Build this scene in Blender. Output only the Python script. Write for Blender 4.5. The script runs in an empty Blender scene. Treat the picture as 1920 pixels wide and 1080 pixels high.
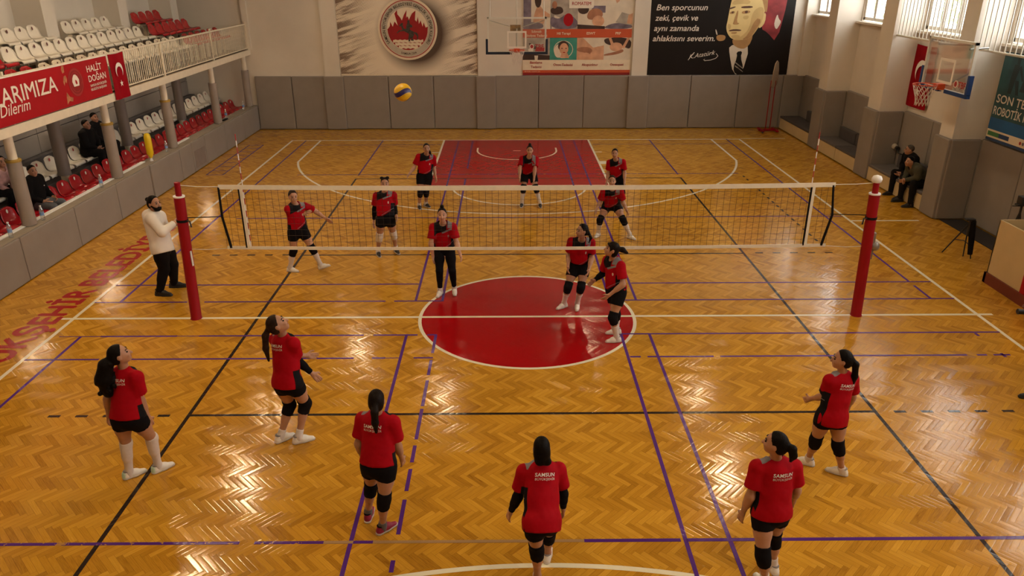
import bpy, bmesh, math, random
import numpy as np
from mathutils import Vector, Matrix, Euler
from mathutils.bvhtree import BVHTree
random.seed(7)
S = bpy.context.scene
COL = S.collection
PI = math.pi

# ------------------------------------------------------------------ camera
cam_d = bpy.data.cameras.new('camera'); cam = bpy.data.objects.new('camera', cam_d); COL.objects.link(cam)
S.camera = cam
CY, CP, CR = 0.00700, 0.40041, -0.00190              # heading, downward pitch, roll (radians)
_f = Vector((math.sin(CY) * math.cos(CP), math.cos(CY) * math.cos(CP), -math.sin(CP)))
_r = Vector((math.cos(CY), -math.sin(CY), 0)); _u = _r.cross(_f)
_r2 = math.cos(CR) * _r + math.sin(CR) * _u; _u2 = -math.sin(CR) * _r + math.cos(CR) * _u
cam.matrix_world = Matrix(((_r2.x, _u2.x, -_f.x, -0.3302), (_r2.y, _u2.y, -_f.y, -11.4355), (_r2.z, _u2.z, -_f.z, 5.3590), (0, 0, 0, 1)))
cam_d.sensor_width = 36.0; cam_d.lens = 1421.23 / 1920 * 36.0
cam_d.clip_start = 0.05; cam_d.clip_end = 200

# ------------------------------------------------------------------ exposure
vs = S.view_settings
vs.view_transform = 'Standard'; vs.look = 'None'; vs.gamma = 1.0; vs.use_curve_mapping = False
vs.exposure = 0.0

# ------------------------------------------------------------------ daylight outside the windows
W = bpy.data.worlds.new('overcast_sky'); S.world = W; W.use_nodes = True
bg = W.node_tree.nodes['Background']; bg.inputs['Color'].default_value = (1.0, 0.99, 0.97, 1); bg.inputs['Strength'].default_value = 14.0
S.cycles.max_bounces = 8; S.cycles.diffuse_bounces = 4; S.cycles.glossy_bounces = 3; S.cycles.transparent_max_bounces = 12
S.cycles.sample_clamp_indirect = 6.0; S.cycles.caustics_reflective = False; S.cycles.caustics_refractive = False
# recess windows along the right wall: (y0, y1); sky portals guide the daylight in
WINDOWS = [(13.02, 15.85), (9.5, 12.33), (5.78, 8.7), (2.16, 5.14), (-1.4, 1.5), (-5.0, -2.1), (-8.6, -5.7), (-12.2, -9.3)]
WZ0, WZ1 = 3.9, 6.3
for k, (a, b) in enumerate(WINDOWS):
    L = bpy.data.lights.new('window_portal', 'AREA'); L.shape = 'RECTANGLE'; L.size = WZ1 - WZ0; L.size_y = b - a
    L.cycles.is_portal = True
    o = bpy.data.objects.new('window_portal', L); COL.objects.link(o)
    o.location = (10.5, (a + b) / 2, (WZ0 + WZ1) / 2); o.rotation_euler = (0, PI / 2, 0)

LAMP_COLOR = (1.0, 0.74, 0.46)
LAMP_POWER = 150.0           # emission strength of each ceiling lamp's diffuser
CEIL = 7.4
# ceiling lamps (x, y); the far rows burn dimmer
LAMPS = [(-7.3, 1.6), (-7.3, 5.1), (-7.5, 8.6), (-5.6, 12.6), (-2.4, 9.3), (2.3, 12.7), (5.5, 5.2), (5.7, 9.4),
         (-7.3, -2.2), (-2.4, -2.0), (5.5, -2.2), (-7.3, -8.0), (-2.4, -8.0), (2.4, -8.0), (6.5, -8.0)]  # this second row of entries: unseen lamps added over the near half as fill
# ------------------------------------------------------------------ helpers
class MB:
    """collects shapes in world coordinates and links them as ONE mesh object"""
    def __init__(s): s.v = []; s.f = []; s.m = []; s.sm = []
    def add(s, vs, fs, mi=0, smooth=False):
        o = len(s.v); s.v += [tuple(p) for p in vs]; s.f += [tuple(i + o for i in q) for q in fs]
        s.m += [mi] * len(fs); s.sm += [smooth] * len(fs); return s
    def box(s, a, b, bev=0.0, mi=0, M=None):
        (x0, y0, z0), (x1, y1, z1) = a, b
        x0, x1 = min(x0, x1), max(x0, x1); y0, y1 = min(y0, y1), max(y0, y1); z0, z1 = min(z0, z1), max(z0, z1)
        bev = min(bev, .49 * min(x1 - x0, y1 - y0, z1 - z0))
        if bev <= 0:
            vs = [(x, y, z) for z in (z0, z1) for y in (y0, y1) for x in (x0, x1)]
            fs = [(0, 2, 3, 1), (4, 5, 7, 6), (0, 1, 5, 4), (2, 6, 7, 3), (0, 4, 6, 2), (1, 3, 7, 5)]
        else:
            bm = bmesh.new(); bmesh.ops.create_cube(bm, size=1)
            for v in bm.verts: v.co = ((x0 + x1) / 2 + v.co.x * (x1 - x0), (y0 + y1) / 2 + v.co.y * (y1 - y0), (z0 + z1) / 2 + v.co.z * (z1 - z0))
            bmesh.ops.bevel(bm, geom=bm.edges[:] + bm.verts[:], offset=bev, segments=2, profile=.6, affect='EDGES')
            bm.verts.index_update(); vs = [v.co.copy() for v in bm.verts]; fs = [tuple(v.index for v in q.verts) for q in bm.faces]; bm.free()
        if M is not None: vs = [M @ Vector(p) for p in vs]
        return s.add(vs, fs, mi)
    def tube(s, pts, r, n=8, mi=0, caps=True, smooth=True):
        pts = [Vector(p) for p in pts]; rs = r if isinstance(r, (list, tuple)) else [r] * len(pts)
        t0 = (pts[1] - pts[0]).normalized(); ref = Vector((0, 0, 1)) if abs(t0.z) < .9 else Vector((1, 0, 0))
        a = t0.cross(ref).normalized(); vs = []; fs = []
        for i, p in enumerate(pts):
            t = (pts[min(i + 1, len(pts) - 1)] - pts[max(i - 1, 0)]).normalized()
            a = (a - t * a.dot(t)).normalized(); b = t.cross(a)
            vs += [p + (a * math.cos(2 * PI * k / n) + b * math.sin(2 * PI * k / n)) * rs[i] for k in range(n)]
        for i in range(len(pts) - 1):
            for k in range(n):
                k2 = (k + 1) % n; fs.append((i * n + k, i * n + k2, (i + 1) * n + k2, (i + 1) * n + k))
        s.add(vs, fs, mi, smooth)
        if caps:
            s.add([vs[k] for k in range(n)], [tuple(reversed(range(n)))], mi); s.add(vs[-n:], [tuple(range(n))], mi)
        return s
    def lathe(s, c, prof, n=24, mi=0, smooth=True):
        vs = []; fs = []
        for (r, z) in prof: vs += [(c[0] + r * math.cos(2 * PI * k / n), c[1] + r * math.sin(2 * PI * k / n), c[2] + z) for k in range(n)]
        for i in range(len(prof) - 1):
            for k in range(n):
                k2 = (k + 1) % n; fs.append((i * n + k, i * n + k2, (i + 1) * n + k2, (i + 1) * n + k))
        s.add(vs, fs, mi, smooth)
        s.add(vs[:n], [tuple(reversed(range(n)))], mi); s.add(vs[-n:], [tuple(range(n))], mi)
        return s
    def ball(s, c, r, n=16, mi=0, sc=(1, 1, 1)):
        vs = []; fs = []; m = n // 2
        for i in range(m + 1):
            a = PI * i / m
            for k in range(n): vs.append((c[0] + sc[0] * r * math.sin(a) * math.cos(2 * PI * k / n), c[1] + sc[1] * r * math.sin(a) * math.sin(2 * PI * k / n), c[2] + sc[2] * r * math.cos(a)))
        for i in range(m):
            for k in range(n):
                k2 = (k + 1) % n; fs.append((i * n + k, (i + 1) * n + k, (i + 1) * n + k2, i * n + k2))
        return s.add(vs, fs, mi, True)
    def poly(s, pts2, O, U, V, th=0.0, mi=0):
        """flat polygon in the frame O + a*U + b*V, with thickness th along U x V"""
        O, U, V = Vector(O), Vector(U), Vector(V); N = U.cross(V).normalized() * th; n = len(pts2)
        top = [O + U * a + V * b + N for a, b in pts2]
        if th <= 0: return s.add(top, [tuple(range(n))], mi)
        bot = [O + U * a + V * b for a, b in pts2]
        s.add(top + bot, [tuple(range(n)), tuple(reversed(range(n, 2 * n)))] + [(k, n + k, n + (k + 1) % n, (k + 1) % n) for k in range(n)], mi)
        return s
    def build(s, name, mats, parent=None, kind=None, origin=None):
        me = bpy.data.meshes.new(name)
        o0 = Vector(origin) if origin is not None else (Vector(parent['_o']) if parent is not None and '_o' in parent else Vector((0, 0, 0)))
        me.from_pydata([Vector(p) - o0 for p in s.v], [], s.f)
        for m in (mats if isinstance(mats, (list, tuple)) else [mats]): me.materials.append(m)
        me.polygons.foreach_set('material_index', s.m); me.polygons.foreach_set('use_smooth', s.sm); me.update()
        ob = bpy.data.objects.new(name, me); COL.objects.link(ob)
        if parent is not None: ob.parent = parent
        else: ob.location = o0
        ob['_o'] = tuple(o0)
        if kind: ob['kind'] = kind
        return ob
def np_obj(name, V, F, mat, parent=None, smooth=True, origin=None):
    me = bpy.data.meshes.new(name)
    o0 = np.array(origin if origin is not None else (parent['_o'] if parent is not None else (0, 0, 0)), float)
    me.from_pydata((np.asarray(V) - o0).tolist(), [], F.tolist() if hasattr(F, 'tolist') else F)
    me.materials.append(mat); me.polygons.foreach_set('use_smooth', [smooth] * len(me.polygons)); me.update()
    ob = bpy.data.objects.new(name, me); COL.objects.link(ob)
    if parent is not None: ob.parent = parent
    else: ob.location = o0
    ob['_o'] = tuple(o0)
    return ob
def tag(o, label, cat, group=None):
    o['label'] = label; o['category'] = cat
    if group: o['group'] = group
    return o
def thing(name, label, cat, loc=(0, 0, 0), group=None):
    o = bpy.data.objects.new(name, None); COL.objects.link(o); o.location = loc; o['_o'] = tuple(loc); o.empty_display_size = .1
    return tag(o, label, cat, group)
def copy_tree(o, loc, label=None, group=None):
    r = o.copy(); COL.objects.link(r); r.location = loc; r['_o'] = tuple(loc)
    if label: r['label'] = label
    if group: r['group'] = group
    for ch in list(o.children):
        c = ch.copy(); COL.objects.link(c); c.parent = r
        for g in list(ch.children):
            d = g.copy(); COL.objects.link(d); d.parent = c
    return r
def struct(mb, name, mat, parent=None): return mb.build(name, mat, parent, kind='structure')
ORD = ['first', 'second', 'third', 'fourth', 'fifth', 'sixth', 'seventh', 'eighth', 'ninth', 'tenth', 'eleventh', 'twelfth', 'thirteenth', 'fourteenth', 'fifteenth', 'sixteenth', 'seventeenth', 'eighteenth', 'nineteenth', 'twentieth']
def nth(i): return ORD[i] if i < 20 else ('twenty-' + ORD[i - 20] if i < 29 else 'thirtieth')

_tx = {}
def text2d(body, bold=0.0, shear=0.0, spacing=1.0):
    """lettering outline filled as flat triangles: (verts Nx2, faces, width, cap height), origin at the left of the baseline"""
    key = (body, bold, shear, spacing)
    if key in _tx: return _tx[key]
    cu = bpy.data.curves.new('lettering', 'FONT'); cu.body = body; cu.offset = bold; cu.shear = shear; cu.space_character = spacing; cu.size = 1; cu.resolution_u = 3
    ob = bpy.data.objects.new('lettering', cu); COL.objects.link(ob); dg = bpy.context.evaluated_depsgraph_get(); dg.update()
    me = bpy.data.meshes.new_from_object(ob.evaluated_get(dg))
    v = np.array([p.co[:2] for p in me.vertices]); f = [tuple(p.vertices) for p in me.polygons]
    bpy.data.objects.remove(ob); bpy.data.curves.remove(cu); bpy.data.meshes.remove(me)
    v[:, 0] -= v[:, 0].min(); r = (v, f, float(v[:, 0].max()), 0.73); _tx[key] = r
    return r
def lettering(body, O, U, V, mat, parent, height=None, width=None, bold=.015, shear=0., spacing=1., align='L', name='lettering', lift=0.0):
    """writing laid on the plane O + U*a + V*b (U along the line, V up the letters)"""
    v, f, w, cap = text2d(body, 0., shear, spacing)
    sy = (height / cap) if height else None; sx = (width / w) if width else None
    sy = sy or sx; sx = sx or sy
    off = {'L': 0, 'C': -w * sx / 2, 'R': -w * sx}[align]
    O, U, V = Vector(O), Vector(U), Vector(V); N = U.cross(V).normalized() * lift
    mb = MB(); N1 = U.cross(V).normalized() * .0004; q = max(bold, 0) * 1.2      # heavier strokes: the line is laid over itself, a hair apart
    for k, (du, dv) in enumerate([(0, 0), (-q, 0), (q, 0), (0, q), (0, -q)] if q > 0 else [(0, 0)]): mb.add([O + N + N1 * k + U * (a * sx + off + du * sy) + V * ((b + dv) * sy) for a, b in v], f)
    return mb.build(name, mat, parent)
# ------------------------------------------------------------------ materials (all procedural)
class NT:
    def __init__(s, mat): s.t = mat.node_tree; s.n = s.t.nodes; s.l = s.t.links
    def new(s, k, **kw):
        n = s.n.new(k)
        for a, b in kw.items(): setattr(n, a, b)
        return n
    def put(s, sock, v):
        if isinstance(v, (int, float)): sock.default_value = v
        elif isinstance(v, (tuple, list)): sock.default_value = v
        else: s.l.new(v, sock)
    def m(s, op, a, b=None, c=None):
        n = s.new('ShaderNodeMath', operation=op); s.put(n.inputs[0], a)
        if b is not None: s.put(n.inputs[1], b)
        if c is not None: s.put(n.inputs[2], c)
        return n.outputs[0]
    def mix(s, fac, a, b, mode='MIX'):
        n = s.new('ShaderNodeMix', data_type='RGBA', blend_type=mode); s.put(n.inputs[0], fac); s.put(n.inputs[6], a); s.put(n.inputs[7], b); return n.outputs[2]
    def noise(s, vec, scale, detail=3, rough=.5):
        n = s.new('ShaderNodeTexNoise'); s.put(n.inputs['Scale'], scale); s.put(n.inputs['Detail'], detail); s.put(n.inputs['Roughness'], rough)
        if vec is not None: s.l.new(vec, n.inputs['Vector'])
        return n.outputs['Fac']
    def ramp(s, fac, p0, p1):
        n = s.new('ShaderNodeMapRange'); s.put(n.inputs[0], fac); s.put(n.inputs[1], p0); s.put(n.inputs[2], p1); return n.outputs[0]
def c4(c): return (c[0], c[1], c[2], 1.0)
def base_mat(name):
    m = bpy.data.materials.new(name); m.use_nodes = True; nt = NT(m); return m, nt, nt.n['Principled BSDF']
def pm(name, col, rough=.6, var=.08, scale=6., bump=0., bscale=60., metal=0., spec=.4, coat=0., sheen=0.):
    m, nt, b = base_mat(name)
    tc = nt.new('ShaderNodeTexCoord').outputs['Object']
    f = nt.noise(tc, scale, 4)
    lo = tuple(max(0, c * (1 - var)) for c in col); hi = tuple(min(1, c * (1 + var)) for c in col)
    nt.put(b.inputs['Base Color'], nt.mix(nt.ramp(f, .3, .7), c4(lo), c4(hi)))
    b.inputs['Roughness'].default_value = rough; b.inputs['Metallic'].default_value = metal; b.inputs['Specular IOR Level'].default_value = spec
    b.inputs['Coat Weight'].default_value = coat; b.inputs['Coat Roughness'].default_value = .1; b.inputs['Sheen Weight'].default_value = sheen
    if bump:
        bn = nt.new('ShaderNodeBump'); bn.inputs['Strength'].default_value = bump; bn.inputs['Distance'].default_value = .01
        nt.l.new(nt.noise(tc, bscale, 4), bn.inputs['Height']); nt.l.new(bn.outputs[0], b.inputs['Normal'])
    return m
def plank_nodes(nt):
    """herringbone cells in world x,y: returns plank id vector, along, across (0-1), direction flag"""
    W_, n_ = .06, 5
    pos = nt.new('ShaderNodeNewGeometry').outputs['Position']
    sp = nt.new('ShaderNodeSeparateXYZ'); nt.l.new(pos, sp.inputs[0]); x, y = sp.outputs[0], sp.outputs[1]
    k = 1 / (math.sqrt(2) * W_)
    u = nt.m('MULTIPLY', nt.m('ADD', x, y), k); v = nt.m('MULTIPLY', nt.m('SUBTRACT', x, y), k)
    u = nt.m('ADD', u, 1000.); v = nt.m('ADD', v, 1000.)
    i, j = nt.m('FLOOR', u), nt.m('FLOOR', v)
    d = nt.m('FLOORED_MODULO', nt.m('SUBTRACT', i, j), 2. * n_)
    hor = nt.m('LESS_THAN', d, n_ - .5)
    dv = nt.m('SUBTRACT', 2. * n_ - 1, d)
    fu, fv = nt.m('FRACT', u), nt.m('FRACT', v)
    sel = lambda a, b: nt.m('ADD', nt.m('MULTIPLY', hor, a), nt.m('MULTIPLY', nt.m('SUBTRACT', 1., hor), b))
    idx = sel(nt.m('SUBTRACT', i, d), nt.m('ADD', i, 4000.)); idy = sel(j, nt.m('SUBTRACT', j, dv))
    along = nt.m('DIVIDE', sel(nt.m('ADD', d, fu), nt.m('ADD', dv, fv)), float(n_)); across = sel(fv, fu)
    cb = nt.new('ShaderNodeCombineXYZ'); nt.put(cb.inputs[0], idx); nt.put(cb.inputs[1], idy)
    return pos, cb.outputs[0], along, across, hor
def plank_normal(nt, wid, along, across, b, tilt=.013, gap=.05, bumps=.16):
    wn = nt.new('ShaderNodeTexWhiteNoise', noise_dimensions='3D'); nt.l.new(wid, wn.inputs['Vector'])
    pos = nt.new('ShaderNodeNewGeometry')
    sub = nt.new('ShaderNodeVectorMath', operation='SUBTRACT'); nt.l.new(wn.outputs['Color'], sub.inputs[0]); sub.inputs[1].default_value = (.5, .5, .5)
    sc = nt.new('ShaderNodeVectorMath', operation='MULTIPLY'); nt.l.new(sub.outputs[0], sc.inputs[0]); sc.inputs[1].default_value = (2 * tilt, 2 * tilt, 0)
    # varnished planks are slightly crowned and wavy
    n1 = nt.new('ShaderNodeTexNoise'); n1.inputs['Scale'].default_value = 9; n1.inputs['Detail'].default_value = 2; nt.l.new(pos.outputs['Position'], n1.inputs['Vector'])
    edge = nt.m('MULTIPLY', nt.m('ABSOLUTE', nt.m('SUBTRACT', across, .5)), 2.)
    h = nt.m('ADD', nt.m('MULTIPLY', nt.m('POWER', edge, 5.), -.8), nt.m('MULTIPLY', n1.outputs['Fac'], .45))
    bn = nt.new('ShaderNodeBump'); bn.inputs['Strength'].default_value = bumps; bn.inputs['Distance'].default_value = .004; nt.l.new(h, bn.inputs['Height'])
    ad = nt.new('ShaderNodeVectorMath', operation='ADD'); nt.l.new(bn.outputs[0], ad.inputs[0]); nt.l.new(sc.outputs[0], ad.inputs[1])
    no = nt.new('ShaderNodeVectorMath', operation='NORMALIZE'); nt.l.new(ad.outputs[0], no.inputs[0])
    nt.l.new(no.outputs[0], b.inputs['Normal'])
    return wn
def parquet():
    m, nt, b = base_mat('herringbone_parquet')
    pos, wid, along, across, hor = plank_nodes(nt)
    wn = plank_normal(nt, wid, along, across, b)
    r = wn.outputs['Value']
    # grain follows the plank
    off = nt.new('ShaderNodeVectorMath', operation='MULTIPLY'); nt.l.new(wn.outputs['Color'], off.inputs[0]); off.inputs[1].default_value = (37, 53, 0)
    cb = nt.new('ShaderNodeCombineXYZ'); nt.put(cb.inputs[0], nt.m('MULTIPLY', along, 1.6)); nt.put(cb.inputs[1], nt.m('MULTIPLY', across, 5.))
    av = nt.new('ShaderNodeVectorMath', operation='ADD'); nt.l.new(cb.outputs[0], av.inputs[0]); nt.l.new(off.outputs[0], av.inputs[1])
    g = nt.noise(av.outputs[0], 1.3, 5, .6)
    knot = nt.ramp(nt.noise(av.outputs[0], 2.6, 2), .70, .80)
    tone = nt.new('ShaderNodeValToRGB'); e = tone.color_ramp.elements
    e[0].position = 0; e[0].color = (.20, .080, .008, 1); e[1].position = 1; e[1].color = (.68, .36, .040, 1)
    for p, c in ((.12, (.34, .150, .013, 1)), (.38, (.47, .222, .018, 1)), (.75, (.57, .285, .026, 1))): q = e.new(p); q.color = c
    big = nt.noise(pos, .35, 2)
    fac = nt.m('ADD', nt.m('ADD', nt.m('MULTIPLY', r, .60), nt.m('MULTIPLY', nt.ramp(g, .25, .75), .48)), nt.m('MULTIPLY', nt.m('SUBTRACT', big, .5), .5))
    nt.l.new(nt.m('ADD', fac, -.01), tone.inputs[0])
    c = nt.mix(nt.m('MULTIPLY', knot, .55), tone.outputs[0], (.13, .045, .01, 1))
    # dark joint between planks
    ex = nt.m('MINIMUM', across, nt.m('SUBTRACT', 1., across)); ey = nt.m('MULTIPLY', nt.m('MINIMUM', along, nt.m('SUBTRACT', 1., along)), 5.)
    jn = nt.m('LESS_THAN', nt.m('MINIMUM', ex, ey), .02)
    c = nt.mix(nt.m('MULTIPLY', jn, .6), c, (.10, .04, .01, 1))
    nt.l.new(c, b.inputs['Base Color'])
    b.inputs['Roughness'].default_value = .125; b.inputs['Specular IOR Level'].default_value = .36
    return m
def court_paint(name, col, worn=0.0, rough=.13):
    m, nt, b = base_mat(name)
    pos, wid, along, across, hor = plank_nodes(nt)
    wn = plank_normal(nt, wid, along, across, b)
    c = nt.mix(nt.m('MULTIPLY', wn.outputs['Value'], .5), c4(col), c4(tuple(x * .88 for x in col)))
    if worn:
        w = nt.ramp(nt.noise(pos, 9., 3, .7), .66 - worn * .1, .70 - worn * .1)
        c = nt.mix(w, c, (.42, .21, .06, 1))
    nt.l.new(c, b.inputs['Base Color']); b.inputs['Roughness'].default_value = rough; b.inputs['Specular IOR Level'].default_value = .36
    return m
def glass_mat(name, tint=(1, 1, 1), refl=.10, alpha_dirt=0.04):
    m = bpy.data.materials.new(name); m.use_nodes = True; nt = NT(m); nt.n.clear()
    out = nt.new('ShaderNodeOutputMaterial'); tr = nt.new('ShaderNodeBsdfTransparent'); tr.inputs[0].default_value = c4(tint)
    gl = nt.new('ShaderNodeBsdfGlossy'); gl.inputs['Roughness'].default_value = .05
    df = nt.new('ShaderNodeBsdfDiffuse'); df.inputs[0].default_value = (.8, .78, .7, 1)
    lw = nt.new('ShaderNodeLayerWeight'); lw.inputs[0].default_value = .3
    f = nt.m('ADD', nt.m('MULTIPLY', lw.outputs['Fresnel'], .5), refl * .3)
    m1 = nt.new('ShaderNodeMixShader'); nt.put(m1.inputs[0], f); nt.l.new(tr.outputs[0], m1.inputs[1]); nt.l.new(gl.outputs[0], m1.inputs[2])
    m2 = nt.new('ShaderNodeMixShader')
    ns = nt.noise(nt.new('ShaderNodeTexCoord').outputs['Object'], 3., 3)
    nt.put(m2.inputs[0], nt.m('MULTIPLY', ns, 2 * alpha_dirt)); nt.l.new(m1.outputs[0], m2.inputs[1]); nt.l.new(df.outputs[0], m2.inputs[2])
    nt.l.new(m2.outputs[0], out.inputs[0]); return m
def glow(name, col, strength):
    m, nt, b = base_mat(name); b.inputs['Base Color'].default_value = c4(col); b.inputs['Emission Color'].default_value = c4(col); b.inputs['Emission Strength'].default_value = strength
    return m
def plaster(name, col, scuffs=0.):
    m, nt, b = base_mat(name); pos = nt.new('ShaderNodeNewGeometry').outputs['Position']
    f = nt.noise(pos, .8, 5, .55)
    c = nt.mix(nt.ramp(f, .3, .7), c4(tuple(x * .93 for x in col)), c4(tuple(min(1, x * 1.04) for x in col)))
    if scuffs:
        s2 = nt.ramp(nt.noise(pos, 7., 6, .75), .64, .68); big = nt.ramp(nt.noise(pos, 1.1, 2), .52, .62)
        c = nt.mix(nt.m('MULTIPLY', nt.m('MULTIPLY', s2, big), scuffs), c, (.10, .07, .05, 1))
    nt.l.new(c, b.inputs['Base Color']); b.inputs['Roughness'].default_value = .75; b.inputs['Specular IOR Level'].default_value = .25
    bn = nt.new('ShaderNodeBump'); bn.inputs['Strength'].default_value = .08; bn.inputs['Distance'].default_value = .01; nt.l.new(nt.noise(pos, 40., 3), bn.inputs['Height']); nt.l.new(bn.outputs[0], b.inputs['Normal'])
    return m
def dots_banner(name):
    """cream vinyl printed with slanted streaks of small brown dots"""
    m, nt, b = base_mat(name); tc = nt.new('ShaderNodeNewGeometry').outputs['Position']
    sp = nt.new('ShaderNodeSeparateXYZ'); nt.l.new(tc, sp.inputs[0]); x, z = sp.outputs[0], sp.outputs[2]
    r = .32; a = nt.m('ADD', nt.m('MULTIPLY', x, math.cos(r)), nt.m('MULTIPLY', z, math.sin(r))); p = nt.m('SUBTRACT', nt.m('MULTIPLY', z, math.cos(r)), nt.m('MULTIPLY', x, math.sin(r)))
    cb = nt.new('ShaderNodeCombineXYZ'); nt.put(cb.inputs[0], nt.m('MULTIPLY', a, .55)); nt.put(cb.inputs[1], nt.m('MULTIPLY', p, 4.2))
    st = nt.noise(cb.outputs[0], 1.25, 3, .6)
    dx = nt.m('ABSOLUTE', nt.m('SUBTRACT', x, -3.72)); side = nt.ramp(dx, .75, 2.35)
    dens = nt.m('MULTIPLY', nt.ramp(st, .37, .56), side)
    gx = nt.m('SUBTRACT', nt.m('FRACT', nt.m('MULTIPLY', a, 24.)), .5); gz = nt.m('SUBTRACT', nt.m('FRACT', nt.m('MULTIPLY', p, 24.)), .5)
    rr = nt.m('SQRT', nt.m('ADD', nt.m('MULTIPLY', gx, gx), nt.m('MULTIPLY', gz, gz)))
    dot = nt.m('LESS_THAN', rr, nt.m('MULTIPLY', dens, .64))
    c = nt.mix(nt.m('MULTIPLY', dot, .9), (.78, .69, .55, 1), (.13, .07, .04, 1))
    # the printed soft disc behind the round emblem
    ex = nt.m('SUBTRACT', x, -3.45); ez = nt.m('SUBTRACT', z, 3.28)
    er = nt.m('SQRT', nt.m('ADD', nt.m('MULTIPLY', ex, ex), nt.m('MULTIPLY', ez, ez)))
    c = nt.mix(nt.m('MULTIPLY', nt.m('POWER', nt.ramp(er, 1.42, .92), 1.2), .93), c, (.045, .02, .012, 1))
    nt.l.new(c, b.inputs['Base Color']); b.inputs['Roughness'].default_value = .55; b.inputs['Specular IOR Level'].default_value = .25
    return m
M = {}
M['parquet'] = parquet()
M['paint_white'] = court_paint('white_line_paint', (.80, .74, .56))
M['paint_red'] = court_paint('red_court_paint', (.36, .004, .006), rough=.13)
M['paint_letter'] = court_paint('red_letter_paint', (.36, .012, .012), rough=.2)
M['paint_black'] = court_paint('black_line_paint', (.028, .018, .014))
M['tape_violet'] = court_paint('violet_floor_tape', (.085, .022, .20), rough=.2)
M['tape_worn'] = court_paint('worn_violet_floor_tape', (.085, .022, .20), worn=.8, rough=.2)
M['tape_ghost'] = court_paint('tape_residue', (.33, .19, .08), rough=.45)
M['wall'] = plaster('cream_plaster', (.68, .62, .53))
M['wall_scuffed'] = plaster('scuffed_cream_plaster', (.68, .62, .53), .8)
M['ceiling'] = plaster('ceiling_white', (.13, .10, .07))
M['pad'] = pm('grey_vinyl_pad', (.25, .218, .19), .55, .05, 2.5, .12, 14., spec=.3)
M['pad_dark'] = pm('dark_grey_vinyl_pad', (.085, .075, .07), .5, .06, 3, .1, 20.)
M['pad_column'] = pm('wrinkled_grey_vinyl_wrap', (.27, .225, .19), .45, .06, 3, .5, 9.)
M['cream_steel'] = pm('cream_painted_steel', (.72, .64, .50), .4, .05)
M['concrete'] = pm('grey_blue_painted_concrete', (.135, .125, .13), .7, .1, 3)
M['concrete_dark'] = pm('brown_painted_concrete', (.15, .115, .08), .8, .1, 3)
M['concrete_grey'] = pm('grey_brown_concrete', (.26, .215, .165), .8, .1, 3)
M['white_plastic'] = pm('white_seat_plastic', (.74, .68, .57), .32, .03, spec=.5)
M['red_plastic'] = pm('red_seat_plastic', (.40, .008, .014), .25, .05, spec=.5)
M['mark_red'] = pm('red_print', (.35, .03, .03), .5); M['mark_dark'] = pm('dark_print', (.12, .04, .04), .5); M['mark_white'] = pm('white_print', (.78, .72, .62), .5, .03)
M['banner_red'] = pm('red_banner_vinyl', (.36, .006, .012), .5, .06, 2., .1, 6., spec=.2)
M['banner_red_dark'] = pm('dark_red_print', (.25, .010, .012), .45); M['banner_bronze'] = pm('bronze_print', (.42, .17, .08), .45, .35, 14.)
M['flag_red'] = pm('red_flag_cloth', (.27, .002, .008), .8, .06, 2., .15, 10., spec=.1)
M['white_cloth'] = pm('white_cloth', (.78, .74, .66), .8, .04)
M['black_vinyl'] = pm('black_banner_vinyl', (.010, .007, .006), .5, .1, 2., spec=.2)
M['dots'] = dots_banner('dotted_cream_banner')
M['cream_print'] = pm('cream_print', (.76, .66, .50), .5, .04)
M['black_steel'] = pm('black_steel', (.018, .017, .016), .45, .1)
M['black_cloth'] = pm('black_cloth', (.008, .007, .007), .85, .15, 20., .2, 90., spec=.12)
M['grey_print'] = pm('grey_print', (.50, .45, .36), .5, .06); M['bronze'] = pm('dark_bronze_print', (.055, .045, .036), .5, .4, 24.)
M['orange'] = pm('orange_rim_paint', (.62, .075, .018), .35, .06)
M['blue_pad'] = pm('blue_foam_edge', (.012, .045, .17), .5, .06); M['navy_pad'] = pm('navy_foam_edge', (.014, .024, .045), .5, .08)
M['steel_white'] = pm('white_steel', (.66, .64, .56), .35, .04); M['steel_grey'] = pm('grey_steel', (.3, .28, .25), .35, .08, metal=.6)
M['glass'] = glass_mat('window_glass'); M['board_glass'] = glass_mat('backboard_glass', (.985, .99, .98), .12, .02)
M['pvc'] = pm('white_pvc_frame', (.76, .73, .67), .4, .03)
M['post_red'] = pm('red_post_padding', (.27, .002, .007), .5, .06, 3, .1, 20., spec=.25)
M['net_cord'] = pm('brown_net_cord', (.035, .022, .016), .8); M['net_tape'] = pm('white_net_tape', (.74, .69, .57), .7, .05, 10.)
M['beech'] = pm('pale_wood_board', (.56, .42, .22), .5, .06, 2.); M['bench_wood'] = pm('cream_bench_board', (.60, .47, .25), .5, .05, 2.); M['plinth'] = pm('maroon_plinth', (.16, .03, .018), .45, .08)
M['cushion'] = pm('charcoal_cushion', (.075, .066, .066), .6, .08, 5, .1, 40.); M['cushion_light'] = pm('grey_cushion', (.13, .115, .11), .6, .08, 5, .1, 40.)
M['mat_black'] = pm('black_rubber_mat', (.022, .018, .017), .7, .1)
M['yellow'] = pm('yellow_plastic_film', (.72, .50, .01), .4, .05); M['mustard'] = pm('mustard_tape', (.32, .20, .03), .6)
M['bottle'] = glass_mat('clear_bottle_plastic', (.93, .96, .97), .6, .14); M['bottle_label'] = pm('blue_bottle_label', (.16, .28, .5), .4, .3, 30.); M['cap_white'] = pm('white_cap', (.75, .74, .72), .4)
M['lamp'] = glow('lamp_diffuser', LAMP_COLOR, LAMP_POWER); M['lamp_body'] = pm('lamp_housing', (.6, .58, .52), .4)
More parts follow.
